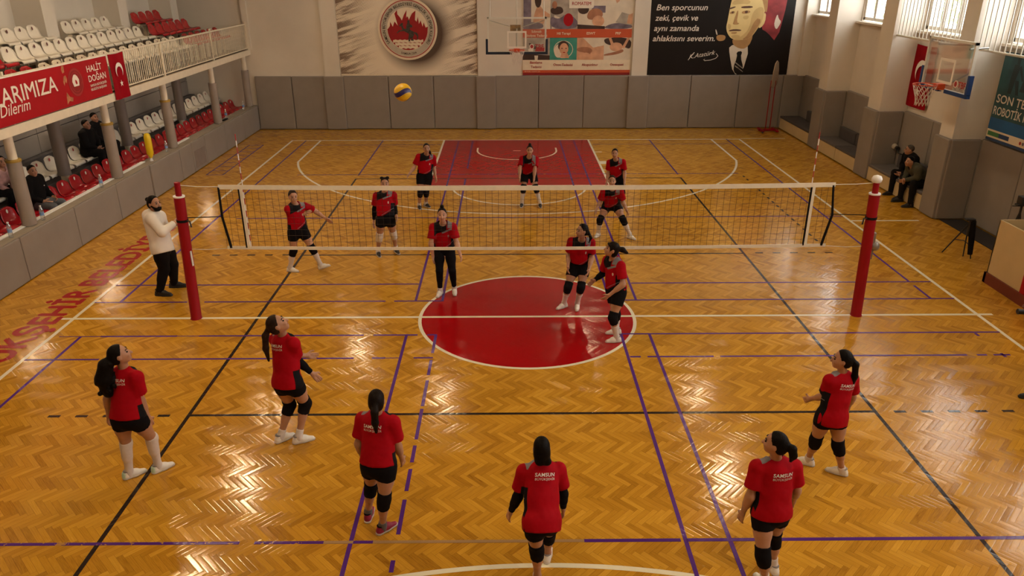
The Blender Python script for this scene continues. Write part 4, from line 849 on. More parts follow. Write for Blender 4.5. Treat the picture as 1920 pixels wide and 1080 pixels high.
# benches between the pilasters
def bench(y1, y0, label, split=None, seat_m='cushion'):
    t = thing('bench', label, 'bench', (9.8, (y0 + y1) / 2, 0), 'padded benches in the window recesses')
    parts = [(y0, y1)] if split is None else [(y0, split), (split, y1)]
    for a, b in parts:
        MB().box((9.47, a + .006, .03), (9.5, b - .006, .38), .004).build('front_board', M['bench_wood'], t)
        MB().box((9.47, a + .006, .03), (10.14, a + .03, .38), .004).build('end_board', M['bench_wood'], t)
        MB().box((9.455, a + .01, .38), (10.14, b - .01, .45), .02).build('seat_cushion', M[seat_m], t); seat_m = 'cushion_light'
    return t
bench(15.84, 13.08, 'cream box bench with dark cushion in the far corner recess')
bench(12.28, 9.5, 'cream box bench with two cushions under the second window from the far wall', 10.9)
bench(8.68, 5.8, 'cream box bench where two men sit under the side hoop', None, 'cushion_light')
for k, (a, b, l) in enumerate([(13.1, 14.9, 'in the far corner recess'), (10.95, 12.1, 'under the second window, half nearer the far wall'), (9.5, 10.9, 'under the second window, half nearer the camera'), (5.82, 8.3, 'behind the two seated men')]):
    tag(MB().box((10.02, a, .452), (10.145, b, .80), .03).build('back_cushion', M['cushion'], origin=(10.08, (a + b) / 2, .452)), 'charcoal back cushion on the bench ' + l, 'cushion', 'charcoal back cushions')
tag(MB().box((9.5, 7.05, .452), (9.85, 7.5, .47), .004).build('folded_papers', M['white_cloth'], origin=(9.65, 7.3, .452)), 'white folded papers on the bench beside the man in black', 'papers')
t = thing('megaphone', 'black megaphone with pale bell resting on the bench cushion', 'megaphone', (10.05, 8.55, .80))
MB().tube([(10.07, 8.72, .92), (10.07, 8.60, .92), (10.07, 8.52, .90)], [.085, .06, .05], 16).build('bell', M['grey_print'], t)
MB().tube([(10.07, 8.58, .91), (10.07, 8.46, .90)], .055, 12).tube([(10.07, 8.5, .88), (10.06, 8.38, .80), (10.05, 8.2, .80)], .025, 8).build('body', M['black_steel'], t)
# black rubber mat
tag(MB().box((9.6, 1.2, 0), (10.14, 5.12, .012), .003).build('rubber_mat', M['mat_black'], origin=(9.9, 3, 0)), 'black rubber mat along the wall beyond the counter', 'mat')
# scorer counter
t = thing('scorer_counter', 'pale board counter with maroon plinth at the court edge on the window side', 'counter', (9.0, 0, 0))
MB().box((8.47, -2.6, .2), (8.5, 1.42, 1.2), .004).build('front_panel', M['beech'], t); MB().box((8.47, 1.39, .2), (9.3, 1.42, 1.2), .004).build('side_panel', M['beech'], t)
MB().box((8.44, -2.6, 0), (8.52, 1.45, .2), .006).build('plinth', M['plinth'], t); MB().box((8.44, 1.37, 0), (9.3, 1.45, .2), .006).build('plinth', M['plinth'], t)
MB().box((8.5, -2.6, .96), (9.3, 1.39, 1.0)).build('worktop', pm('olive_grey_worktop', (.16, .14, .10), .5), t); MB().box((9.27, -2.6, 0), (9.3, 1.42, 1.0)).build('back_panel', M['beech'], t)
MB().box((8.462, -1.4, .2), (8.47, .46, 1.0)).build('red_sign', M['banner_red'], t)
tag(MB().box((8.62, .72, 1.0), (8.9, .98, 1.05), .01).build('black_case', M['black_cloth'], origin=(8.76, .85, 1.0)), 'small black case on the counter worktop', 'case')
# tripods
def tripod(label, base, top, legs, head=True):
    t = thing('tripod', label, 'tripod', base)
    for i, (a, b) in enumerate(legs): MB().tube([a, Vector(a).lerp(Vector(b), .5), b], [.016, .014, .011], 8).build('leg', M['black_steel'], t)
    c = MB(); c.tube([Vector(top) - Vector((0, 0, .32)), top], .022, 8); c.build('centre_column', M['black_steel'], t)
    if head: MB().box((top[0] - .11, top[1] - .05, top[2]), (top[0] + .07, top[1] + .05, top[2] + .035), .008).build('head_plate', M['black_steel'], t)
    return t
B = Vector((8.78, 2.62, 0))
t = tripod('black tripod with one leg kicked out on the parquet by the rubber mat', tuple(B), (8.72, 2.62, .80), [((8.70, 2.64, .70), (8.50, 2.95, .015)), ((8.74, 2.6, .74), (8.87, 2.58, .012)), ((8.72, 2.66, .74), (8.80, 2.72, .012))])
MB().tube([(8.765, 2.62, .78), (8.81, 2.61, .45), (8.85, 2.60, .10)], [.058, .056, .045], 12).build('carry_bag', M['black_cloth'], t); MB().tube([(8.60, 2.79, .35), (8.72, 2.68, .36), (8.82, 2.64, .28)], .009, 6).build('brace', M['black_steel'], t)
t = tripod('black camera tripod standing behind the counter', (9.2, 2.0, 0), (9.2, 2.0, 1.28), [((9.2, 2.0, 1.16), (8.92, 2.0, .015)), ((9.2, 2.0, 1.16), (9.33, 2.26, .012)), ((9.2, 2.0, 1.16), (9.32, 1.72, .012))])
MB().box((9.13, 1.92, 1.31), (9.30, 2.08, 1.46), .02).build('camera_body', M['black_steel'], t); MB().tube([(9.18, 2.0, 1.27), (9.08, 2.08, 1.25)], .009, 6).build('pan_handle', M['black_steel'], t)
# small red practice hoop on a stand in the far corner
t = thing('practice_hoop', 'small red stand with tan fan-shaped board in the far corner', 'basketball hoop', (8.95, 15.4, 0))
MB().box((8.55, 15.25, .03), (9.25, 15.32, .09), .01).box((8.6, 15.0, .03), (8.68, 15.6, .09), .01).box((9.1, 15.0, .03), (9.18, 15.6, .09), .01).build('base', M['post_red'], t)
for x in (8.80, 8.95): MB().tube([(x, 15.3, .06), (x, 15.3, 1.75)], .018, 8).build('pole', M['post_red'], t)
fan = [(-.45, 0), (-.2, -.08), (.2, -.08), (.45, 0), (.42, .45), (.25, .72), (0, .8), (-.25, .72), (-.42, .45)]
MB().poly(fan, (8.88, 15.24, 1.62), Vector((.50, .866, 0)), (0, 0, 1), .03).build('board', pm('tan_board', (.30, .205, .12), .5), t)
for a in ((8.62, 15.0), (9.14, 15.6)): MB().ball((a[0], a[1], .03), .03, 10).build('caster', M['black_steel'], t)
# ------------------------------------------------------------------ volleyball net, posts, ball
def post(x, label, extra):
    t = thing('net_post', label, 'net post', (x, 0, 0), 'red padded net posts'); lean = -.07 if x > 0 else .07
    c = lambda z: (x + lean * z / 2.1, 0, z)
    MB().tube([c(.0), c(.02), c(1.0), c(2.08)], [.095, .086, .084, .082], 20).build('padding', M['post_red'], t)
    MB().tube([c(2.0), c(2.33 if x > 0 else 2.31)], .046, 16).build('pole', M['post_red'], t)
    MB().tube([c(2.08), c(2.1)], .088, 20).build('collar', M['cap_white'], t)
    MB().tube([c(1.68), c(1.72)], .09, 20).build('strap', M['black_cloth'], t)
    s = 1 if x > 0 else -1
    hk = MB(); p = Vector(c(1.70)); hk.tube([p + Vector((-s * .08, -.03, 0)), p + Vector((-s * .13, -.04, .0)), p + Vector((-s * .14, -.04, -.10))], .012, 6); hk.build('hook', M['black_steel'], t)
    if x > 0:
        MB().lathe((c(2.36)[0], 0, 2.27), [(.055, 0), (.075, .02), (.08, .06), (.06, .1), (.02, .115)], 16).build('cap', M['cap_white'], t)
        MB().box((c(1.2)[0] + .07, -.03, 1.0), (c(1.2)[0] + .11, .03, 1.45), .006).build('winch_rail', M['steel_grey'], t); MB().lathe((c(1.2)[0] + .13, 0, 1.16), [(.05, 0), (.07, .03), (.07, .09), (.04, .13)], 12).build('winch', M['steel_grey'], t)
    else:
        MB().box((c(1.05)[0] + .075, -.06, .95), (c(1.05)[0] + .09, -.02, 1.2), .003).build('slot_plate', M['cap_white'], t)
    return t
post(-5.49, 'red padded net post beside the coach in the white hoodie', 0)
post(5.49, 'red padded net post with white cap on the window side', 0)
t = thing('volleyball_net', 'volleyball net with cream tapes and black mesh across the court', 'volleyball net', (0, 0, 0))
x0, x1 = -4.79, 4.78; zt, zb = 2.24, 1.24
sag = lambda x: -.035 * (1 - (x / 4.8) ** 2) + .012
nm = MB(); n = 95
for i in range(n + 1):
    x = x0 + (x1 - x0) * i / n; nm.tube([(x, 0, zb + sag(x)), (x + .004 * math.sin(i * 1.7), .004, (zt + zb) / 2 + sag(x)), (x, 0, zt + sag(x))], .0023, 3, caps=False, smooth=False)
for k in range(1, 10):
    z = zb + (zt - zb) * k / 10; nm.tube([(x0 + (x1 - x0) * i / 24, 0, z + sag(x0 + (x1 - x0) * i / 24) + .003 * math.sin(i * 2.1 + k)) for i in range(25)], .0023, 3, caps=False, smooth=False)
nm.build('mesh', M['net_cord'], t)
def tape(z, h, nm_, a=x0, b=x1):
    mb = MB(); m = 24
    for i in range(m):
        xa, xb = a + (b - a) * i / m, a + (b - a) * (i + 1) / m; za, zb_ = z + sag(xa), z + sag(xb)
        vs = [(xa, -.006, za), (xb, -.006, zb_), (xb, -.006, zb_ + h), (xa, -.006, za + h), (xa, .006, za), (xb, .006, zb_), (xb, .006, zb_ + h), (xa, .006, za + h)]
        mb.add(vs, [(0, 1, 2, 3), (5, 4, 7, 6), (3, 2, 6, 7), (4, 5, 1, 0)])
    return mb.build(nm_, M['net_tape'], t)
tape(2.19, .07, 'top_tape'); tape(1.205, .05, 'bottom_tape')
for s in (-1, 1):
    xs = s * 4.45; b = MB(); b.box((xs - .025, -.009, 1.235), (xs + .025, .009, 2.25)); b.build('side_band', M['net_tape'], t)
    xs = xs + (-.032 if s > 0 else -.032); b = MB(); b.box((xs - .012, -.01, 1.24), (xs + .012, .01, 2.2)); b.build('side_band_edge', M['black_cloth'], t)
    e = x1 if s > 0 else x0
    MB().tube([(e + (0 if s < 0 else -.03), 0, 2.23), (e - (.01 if s < 0 else -.03), 0, 1.75), (e + (.06 if s < 0 else -.07), 0, 1.24)], [.017, .02, .022], 8).build('end_cord', M['black_cloth'], t)
    px = s * 5.44
    MB().tube([(e, 0, 2.24), (e + (px - e) * .5, 0, 2.245), (px, 0, 2.27)], .0055, 6).build('top_rope', M['net_tape'], t)
    MB().tube([(e, 0, 1.23), (e + (px - e) * .5, 0, 1.21), (px, 0, 1.22)], .004, 6).build('bottom_rope', M['net_tape'], t)
    MB().tube([(e, 0, 1.76), (px, 0, 1.74)], .007, 6).build('middle_strap', M['black_cloth'], t)
    an = thing('net_antenna', 'red and white striped antenna at the %s end of the net' % ('grandstand' if s < 0 else 'window'), 'antenna', (s * 4.42, .02, 1.25), 'striped net antennas')
    for k in range(18):
        MB().tube([(s * 4.42, .022, 1.25 + .1 * k), (s * 4.42, .022, 1.35 + .1 * k)], .008, 8).build('stripe_segment', M['mark_red'] if k % 2 else M['cap_white'], an)
# the ball in flight
m, nt, b = base_mat('volleyball_panels')
tcn = nt.new('ShaderNodeTexCoord').outputs['Object']; mp = nt.new('ShaderNodeMapping'); nt.l.new(tcn, mp.inputs[0]); mp.inputs['Rotation'].default_value = (.35, 1.35, .3)
sp = nt.new('ShaderNodeSeparateXYZ'); nt.l.new(mp.outputs[0], sp.inputs[0])
ang = nt.m('ARCTAN2', sp.outputs[1], sp.outputs[0]); sw_ = nt.m('ADD', ang, nt.m('MULTIPLY', sp.outputs[2], 9.))
band = nt.m('GREATER_THAN', nt.m('SINE', nt.m('MULTIPLY', sw_, 3.)), .45); seam = nt.m('LESS_THAN', nt.m('ABSOLUTE', nt.m('SINE', nt.m('MULTIPLY', sw_, 4.5))), .06)
c = nt.mix(band, (.62, .36, .01, 1), (.018, .012, .10, 1)); c = nt.mix(nt.m('MULTIPLY', seam, .6), c, (.05, .03, .01, 1)); nt.l.new(c, b.inputs['Base Color']); b.inputs['Roughness'].default_value = .4
o = MB().ball((-1.55, -2.28, 4.0), .105, 32).build('volleyball', m, origin=(-1.55, -2.28, 4.0)); tag(o, 'yellow and blue volleyball high in the air above the net', 'ball')
# ------------------------------------------------------------------ people: bodies grown as one smooth surface from a posed skeleton
def surfnet(v, org, h):
    """naive surface nets on a scalar grid (negative inside) -> verts, quads"""
    s = v < 0; nx, ny, nz = v.shape
    cnt = np.zeros((nx - 1, ny - 1, nz - 1), np.int8)
    for dx in (0, 1):
        for dy in (0, 1):
            for dz in (0, 1): cnt += s[dx:nx - 1 + dx, dy:ny - 1 + dy, dz:nz - 1 + dz]
    act = (cnt > 0) & (cnt < 8); ci = np.argwhere(act)
    if len(ci) == 0: return np.zeros((0, 3)), np.zeros((0, 4), int)
    idx = -np.ones(act.shape, int); idx[act] = np.arange(len(ci))
    P = np.zeros((len(ci), 3)); N = np.zeros(len(ci)); C = [(a, b, c) for a in (0, 1) for b in (0, 1) for c in (0, 1)]
    for a in C:
        for b in C:
            if sum(abs(p - q) for p, q in zip(a, b)) == 1 and a < b:
                va = v[ci[:, 0] + a[0], ci[:, 1] + a[1], ci[:, 2] + a[2]]; vb = v[ci[:, 0] + b[0], ci[:, 1] + b[1], ci[:, 2] + b[2]]
                m = (va < 0) != (vb < 0); t = np.where(m, va / np.where(m, va - vb, 1), 0)
                for k in range(3): P[:, k] += np.where(m, a[k] + t * (b[k] - a[k]), 0)
                N += m
    V = (P / N[:, None] + ci) * h + org; Q = []
    for ax in range(3):
        o1, o2 = [(1, 2), (2, 0), (0, 1)][ax]
        sl = lambda d: tuple(slice(0, -1) if (k == ax and d == 0) else (slice(1, None) if (k == ax and d == 1) else slice(None)) for k in range(3))
        A, B = s[sl(0)], s[sl(1)]
        for flip, mk in ((False, A & ~B), (True, ~A & B)):
            e = np.argwhere(mk); lim = [nx - 1, ny - 1, nz - 1]
            e = e[(e[:, o1] > 0) & (e[:, o1] < lim[o1]) & (e[:, o2] > 0) & (e[:, o2] < lim[o2])]
            if len(e) == 0: continue
            def cid(d1, d2): c = e.copy(); c[:, o1] -= d1; c[:, o2] -= d2; return idx[c[:, 0], c[:, 1], c[:, 2]]
            q = np.stack([cid(1, 1), cid(0, 1), cid(0, 0), cid(1, 0)], 1); Q.append(q[:, ::-1] if flip else q)
    return V, np.concatenate(Q)
class SDF:
    def __init__(s, k=.03): s.p = []; s.k = k; s.cuts = []
    def cone(s, a, b, ra, rb, flat=None, k=None, cut=None):
        """tapered capsule; flat=(dir, factor) squeezes it along dir; cut=(point, normal) keeps the side opposite the normal"""
        s.p.append(('c', np.array(a, float), np.array(b, float), ra, rb, flat, s.k if k is None else k, cut)); return s
    def ell(s, c, R, r, k=None, cut=None): s.p.append(('e', np.array(c, float), np.array(R, float), np.array(r, float), None, None, s.k if k is None else k, cut)); return s
    def cut(s, p, n): s.cuts.append((np.array(p, float), np.array(n, float))); return s
    def hole(s, c, r): s.cuts.append((np.array(c, float), r)); return s
    def mesh(s, h, off=0.):
        lo = np.full(3, 1e9); hi = -lo; bb = []
        for q in s.p:
            if q[0] == 'c':
                fr = max(1, 1 / q[5][1] if q[5] and q[5][1] < 1 else 1) * (max(1., q[5][1]) if q[5] else 1); r = max(q[3], q[4]) * fr; a = np.minimum(q[1], q[2]) - r; b = np.maximum(q[1], q[2]) + r
            else: r = q[3].max(); a = q[1] - r; b = q[1] + r
            bb.append((a, b)); lo = np.minimum(lo, a); hi = np.maximum(hi, b)
        lo -= 2.5 * h + off; hi += off; n = np.ceil((hi + 2.5 * h - lo) / h).astype(int) + 1
        D = np.full(n, .3, np.float32); ax = [lo[k] + h * np.arange(n[k]) for k in range(3)]
        for q, (a, b) in zip(s.p, bb):
            k = q[6]; m = k + 2 * h + off; i0 = np.maximum(((a - m - lo) / h).astype(int), 0); i1 = np.minimum(((b + m - lo) / h).astype(int) + 2, n); sl = tuple(slice(i0[t], i1[t]) for t in range(3))
            X = np.stack(np.meshgrid(*[ax[t][sl[t]] for t in range(3)], indexing='ij'), -1)
            if q[0] == 'c':
                p0, p1 = q[1], q[2]; E = X - p0
                if q[5] is not None:
                    d, f = np.array(q[5][0], float), q[5][1]; d = d / np.linalg.norm(d); E = E + (E @ d)[..., None] * d * (1 / f - 1)
                    e = p1 - p0; e = e + (e @ d) * d * (1 / f - 1)
                else: e = p1 - p0
                t = np.clip((E @ e) / max(e @ e, 1e-9), 0, 1); d_ = np.linalg.norm(E - t[..., None] * e, axis=-1) - (q[3] + (q[4] - q[3]) * t)
                if q[5] is not None: d_ = d_ * min(1, q[5][1])
            else:
                L = (X - q[1]) @ q[2].T; k0 = np.linalg.norm(L / q[3], axis=-1); k1 = np.linalg.norm(L / q[3] ** 2, axis=-1); d_ = k0 * (k0 - 1) / np.maximum(k1, 1e-6)
            if q[7] is not None: d_ = np.maximum(d_, (X - np.array(q[7][0])) @ np.array(q[7][1]))
            S_ = D[sl]; hh = np.clip(.5 + .5 * (S_ - d_) / k, 0, 1); D[sl] = S_ * (1 - hh) + d_ * hh - k * hh * (1 - hh)
        D = D - off
        if s.cuts:
            G = np.stack(np.meshgrid(*ax, indexing='ij'), -1)
            for c, nn in s.cuts: D = np.maximum(D, (G - c) @ nn) if isinstance(nn, np.ndarray) else np.maximum(D, nn - np.linalg.norm(G - c, axis=-1))
        return surfnet(D, lo, h)
nrm = lambda v: np.asarray(v, float) / max(np.linalg.norm(v), 1e-9)
def az(deg, pitch=0.): a, p = math.radians(deg), math.radians(pitch); return np.array([math.sin(a) * math.cos(p), math.cos(a) * math.cos(p), math.sin(p)])
SKIN = {k: pm('skin_' + k, c, .5, .06, 12., sheen=.05) for k, c in dict(fair=(.50, .265, .165), tan=(.40, .20, .115), deep=(.30, .145, .085)).items()}
HAIR = {k: pm('hair_' + k, c, .5, .35, 40., .4, 70., spec=.08) for k, c in dict(black=(.0045, .003, .002), dark=(.008, .0045, .003), brown=(.022, .011, .006), grey=(.075, .062, .05)).items()}
BLACK = pm('black_sportswear', (.006, .005, .006), .85, .15, 20., .2, 50., spec=.08); SOCK = pm('white_sock_knit', (.62, .56, .51), .85, .04, 30.); SHOEW = pm('white_trainer', (.76, .73, .66), .55, .05, 20.); SHOEG = pm('grey_trainer_lining', (.20, .18, .17), .8); SHOEB = pm('black_trainer', (.012, .011, .011), .5); SHOEP = pm('crimson_trainer', (.26, .012, .045), .55, .15, 20.); SOLE = pm('pale_sole', (.52, .46, .40), .6); SOLEB = pm('dark_sole', (.02, .018, .016), .6)
PADW = pm('white_knee_support', (.62, .56, .49), .8, .06, 30.); GREYSOCK = pm('grey_sock_knit', (.12, .11, .11), .85, .2, 40.)
EYE = pm('dark_eye', (.012, .008, .007), .2); LIP = pm('lip', (.28, .075, .06), .45); BROW = pm('brow', (.02, .012, .009), .8); SHIRTLET = pm('white_shirt_print', (.70, .64, .58), .6)
def shirt_mat():
    m, nt, b = base_mat('red_team_shirt'); at = nt.new('ShaderNodeAttribute', attribute_name='garment'); sp = nt.new('ShaderNodeSeparateXYZ'); nt.l.new(at.outputs['Vector'], sp.inputs[0]); x, f, z = sp.outputs
    pos = nt.new('ShaderNodeTexCoord').outputs['Object']
    red = nt.mix(nt.ramp(nt.noise(pos, 9., 4), .3, .7), (.30, .0015, .006, 1), (.36, .002, .008, 1)); blk = (.008, .007, .008, 1); gry = (.20, .19, .20, 1)
    front = nt.m('GREATER_THAN', f, -.01); AND = lambda *a: a[0] if len(a) == 1 else nt.m('MULTIPLY', a[0], AND(*a[1:])); GT = lambda a, v: nt.m('GREATER_THAN', a, v); LT = lambda a, v: nt.m('LESS_THAN', a, v)
    l1 = nt.m('ADD', z, nt.m('MULTIPLY', x, .75))       # rises toward the wearer's left
    up = AND(front, GT(l1, .80), GT(x, -.06), LT(x, .15)); st = AND(front, GT(l1, .74), LT(l1, .80), LT(x, .02), GT(x, -.15), GT(z, .74))
    gs = AND(GT(f, -.045), LT(x, -.075), GT(z, .91), GT(l1, .77), LT(nt.m('ABSOLUTE', x), .155))
    l2 = nt.m('ADD', z, nt.m('MULTIPLY', x, 1.15)); lo = AND(front, LT(l2, .16)); st2 = AND(front, GT(l2, .20), LT(l2, .215), LT(x, .05))
    sd = AND(GT(f, -.055), LT(x, -.125), GT(x, -.185), LT(z, .60)); sd2 = AND(GT(f, -.04), GT(x, .15), LT(z, .30))
    ex = nt.m('DIVIDE', nt.m('ADD', x, .085), .012); ez = nt.m('DIVIDE', nt.m('SUBTRACT', z, .62), .045); lg = AND(front, LT(nt.m('ADD', nt.m('MULTIPLY', ex, ex), nt.m('MULTIPLY', ez, ez)), 1.))
    c = nt.mix(up, red, blk); c = nt.mix(st, c, gry); c = nt.mix(gs, c, gry); c = nt.mix(lo, c, blk); c = nt.mix(sd, c, blk); c = nt.mix(sd2, c, blk); c = nt.mix(st2, c, gry); c = nt.mix(nt.m('MULTIPLY', lg, .8), c, (.62, .5, .46, 1))
    nt.l.new(c, b.inputs['Base Color']); b.inputs['Roughness'].default_value = .75; b.inputs['Specular IOR Level'].default_value = .08
    bn = nt.new('ShaderNodeBump'); bn.inputs['Strength'].default_value = .6; bn.inputs['Distance'].default_value = .05; wv = nt.noise(pos, 5.5, 2); nt.l.new(wv, bn.inputs['Height']); nt.l.new(bn.outputs[0], b.inputs['Normal'])
    return m
SHIRT = shirt_mat()
def person(label, J, h, th, face=None, pitch=0., toes=(None, None), skin='tan', hair='black', hairdo='tail', top='shirt', hem=-.10, bottom='shorts', knee=('black', 'black'), sock=.0, sockmat=None, shoe='white', sleeves=(0, 0), back_text=False, grip=(.35, .35), foot_pitch=(0, 0), beard=False, vox=.013, male=False, text_off=0., group=None, bare_face=True, extra=None, tail_dir=None, tail_len=1., name='person', loc=None, accent=None, heel=None, shorts_len=.40):
    J = {k: np.array(v, float) for k, v in J.items()}; s = h / 1.65
    P = (J['LH'] + J['RH']) / 2; N = J['N']; H = J['H']
    up = nrm(N - P); rt = (J['RS'] - J['LS']) + .6 * (J['RH'] - J['LH']); rt = nrm(rt - up * (rt @ up)); fw = np.cross(up, rt); TL = np.linalg.norm(N - P)
    base = np.array(loc if loc is not None else (P[0], P[1], 0.))
    t = thing(name, label, 'person', tuple(base), group)
    hf = az(face if face is not None else th, pitch); neck = nrm(H - N); hr = nrm(np.cross(hf, [0, 0, 1])); hu = np.cross(hr, hf); HR = np.array([hr, hf, hu])
    TR = np.array([rt, fw, up]); bulk = 1.12 if male else 1.0
    T = lambda x, y, z: P + rt * x * s + fw * y * s + up * z * TL     # torso frame (z: 0 pelvis, 1 neck base)
    # ---- body
    B = SDF(.035)
    B.ell(T(0, -.01, .04), TR, np.array([.158, .112, .13]) * s * bulk); B.cone(T(0, 0, .1), T(0, .01, .42), .112 * s * bulk, .100 * s * bulk, (fw, .82)); B.cone(T(0, .01, .42), T(0, .0, .78), .112 * s * bulk, .128 * s * bulk, (fw, .78))
    B.cone(J['LS'] - up * .01, J['RS'] - up * .01, .052 * s, .052 * s); B.cone(N - up * .04, T(0, 0, .75), .07 * s, .1 * s, (fw, .8))
    B.cone(N - up * .03, H - hu * .05 * s + hf * -.01, .053 * s * bulk, .05 * s * bulk, k=.03)
    # head: skull, face, jaw, nose, ears
    hs = s if h > 1.5 else s * 1.03; hh = lambda x, y, z: H + (hr * x + hf * y + hu * z) * hs
    B.ell(hh(0, -.012, .022), HR, np.array([.072, .09, .088]) * hs); B.ell(hh(0, .028, -.035), HR, np.array([.058, .062, .075]) * hs, k=.025); B.ell(hh(0, .055, -.082), HR, np.array([.032, .03, .028]) * hs, k=.03)
    B.cone(hh(0, .088, .005), hh(0, .108, -.032), .009 * hs, .014 * hs, k=.014)
    for q in (-1, 1): B.ell(hh(q * .072, -.012, -.012), HR, np.array([.012, .022, .032]) * hs, k=.012); B.ell(hh(q * .034, .072, -.03), HR, np.array([.022, .02, .022]) * hs, k=.02)
    def arm(B, L):
        S_, E, W_ = J[L + 'S'], J[L + 'E'], J[L + 'W']; d = W_ - E
        B.cone(S_, E, .048 * s * bulk, .037 * s * bulk); B.cone(E, W_, .038 * s * bulk, .0255 * s * bulk); B.cone(E + d * .12, E + d * .45, .040 * s * bulk, .036 * s * bulk, k=.03); return B
    def leg(B, L, foot=True):
        Hp, K, A = J[L + 'H'], J[L + 'K'], J[L + 'A']; sh = nrm(A - K)
        B.cone(Hp, Hp + (K - Hp) * .45, .090 * s * bulk, .079 * s * bulk, k=.05); B.cone(Hp + (K - Hp) * .4, K, .080 * s * bulk, .054 * s * bulk); B.cone(K, A, .051 * s * bulk, .034 * s * bulk)
        kb = (Hp - K) + (A - K); kb = nrm(kb - sh * (kb @ sh)) if np.linalg.norm(kb) > .04 else -fw
        if kb @ fw > .3: kb = -fw
        B.cone(K + (A - K) * .14 + kb * .016, K + (A - K) * .46 + kb * .014, .045 * s * bulk, .039 * s * bulk, k=.04)
        B.ell(K + (Hp - K) * .02 - kb * .010, np.eye(3), np.array([.047, .047, .052]) * s, k=.03)
        if foot: B.cone(A, A + np.array([0, 0, -.04]), .034 * s, .036 * s)
        return B
    for L in 'LR': arm(B, L); leg(B, L)
    Vb, Fb = B.mesh(vox); parts = [(Vb, Fb)]
    # ---- hands: palm, four fingers of different length, thumb
    for i, L in enumerate('LR'):
        W_, E = J[L + 'W'], J[L + 'E']; d = nrm(W_ - E); side = -1 if L == 'L' else 1
        inward = -side * rt + .25 * fw; inward = nrm(inward - d * (inward @ d)); pd = np.cross(d, inward) * side     # pd: toward the thumb side when arms hang
        if pd @ (fw + up * .2) < 0: pd = -pd
        g = grip[i]; Hd = SDF(.008); c0 = W_; hl = s * (1.1 if male else 1.0)
        Hd.cone(c0 - d * .02, c0 + d * .01, .027 * hl, .026 * hl, k=.02)
        Hd.cone(c0 + d * .015 * hl + pd * .012 * hl, c0 + d * .078 * hl + pd * .020 * hl, .019 * hl, .017 * hl, (inward, .75), k=.015); Hd.cone(c0 + d * .015 * hl - pd * .012 * hl, c0 + d * .072 * hl - pd * .024 * hl, .019 * hl, .016 * hl, (inward, .75), k=.015)
        for k, (o, L1) in enumerate([(.030, .066), (.011, .074), (-.009, .068), (-.028, .054)]):
            kn = c0 + d * (.084 - .004 * k) * hl + pd * o * hl; a1 = g * .9; a2 = g * 2.0
            d1 = nrm(d * math.cos(a1) + inward * math.sin(a1) + pd * (o * 2.2)); d2 = nrm(d * math.cos(a2) + inward * math.sin(a2)); m1 = kn + d1 * L1 * .52 * hl
            Hd.cone(kn - d * .012, m1, .0095 * hl, .0088 * hl, k=.006); Hd.cone(m1, m1 + d2 * L1 * .48 * hl, .0088 * hl, .0075 * hl, k=.005)
        tb = c0 + d * .022 * hl + pd * .026 * hl; t1 = tb + nrm(d * .6 + pd * .75 + inward * .3) * .040 * hl; t2 = t1 + nrm(d * .9 + pd * (.35 - .5 * g) + inward * (.25 + g * .6)) * .032 * hl
        Hd.cone(tb, t1, .0125 * hl, .0105 * hl, k=.01); Hd.cone(t1, t2, .0105 * hl, .0085 * hl, k=.006)
        parts.append(Hd.mesh(.0062 if vox < .014 else .0075))
    o = 0; VV_ = []; FF = []
    for v, f in parts: VV_.append(v); FF.append(f + o); o += len(v)
    body = np_obj('body', np.concatenate(VV_), np.concatenate(FF), SKIN[skin], t)
    # ---- face
    if bare_face:
        for q in (-1, 1):
            MB().ball(hh(q * .031, .0755, .006), .0125 * hs, 10, sc=(1, 1, .72)).build('eye', EYE, t)
            MB().tube([hh(q * .016, .084, .030), hh(q * .032, .082, .036), hh(q * .050, .070, .030)], .0048 * hs, 6).build('eyebrow', BROW, t)
        MB().tube([hh(-.022, .083, -.062), hh(0, .091, -.060), hh(.022, .083, -.062)], [.003, .0065, .003], 6).build('mouth', LIP, t)
    # ---- hair
    if hairdo:
        Hs = SDF(.02); cutn = HR.T @ nrm(np.array([0, .93, -.36])); cutp = hh(0, .022, .035)
        if hairdo == 'short': cutp = hh(0, .024, .04); cutn = HR.T @ nrm(np.array([0, .80, -.60]))
        if hairdo == 'fringe': cutn = HR.T @ nrm(np.array([0, .80, -.60])); cutp = hh(0, .040, .012)
        Hs.ell(hh(0, -.016, .026), HR, np.array([.0775, .0965, .0935] if hairdo != 'short' else [.0755, .094, .091]) * hs, cut=(cutp, cutn))
        if hairdo in ('tail', 'curly', 'lowtail', 'highbun', 'bun', 'twinbun', 'bob', 'sidetail', 'nape'): Hs.ell(hh(0, -.055, -.015), HR, np.array([.075, .062, .085]) * hs, cut=(hh(0, -.005, 0), HR.T @ np.array([0, 1., 0])))
        if hairdo in ('tail', 'curly'):
            bk = -hf if tail_dir is None else nrm(-hf + np.array(tail_dir)); p0 = hh(0, -.1, -.005 if hairdo == 'curly' else .02); tl = [p0, p0 + (bk * .05 + np.array([0, 0, -.05 * tail_len])) * hs, p0 + (bk * .065 + np.array([0, 0, -.16 * tail_len])) * hs, p0 + (bk * .05 + np.array([0, 0, -.28 * tail_len])) * hs]
            rr = [.035, .072, .085, .055] if hairdo == 'curly' else [.024, .036, .034, .014]
            if hairdo == 'curly': tl[2] = p0 + (bk * .10 + np.array([0, 0, -.19])) * hs; tl[3] = p0 + (bk * .085 + np.array([0, 0, -.36])) * hs
            for a in range(3): Hs.cone(tl[a], tl[a + 1], rr[a] * hs, rr[a + 1] * hs, k=.02)
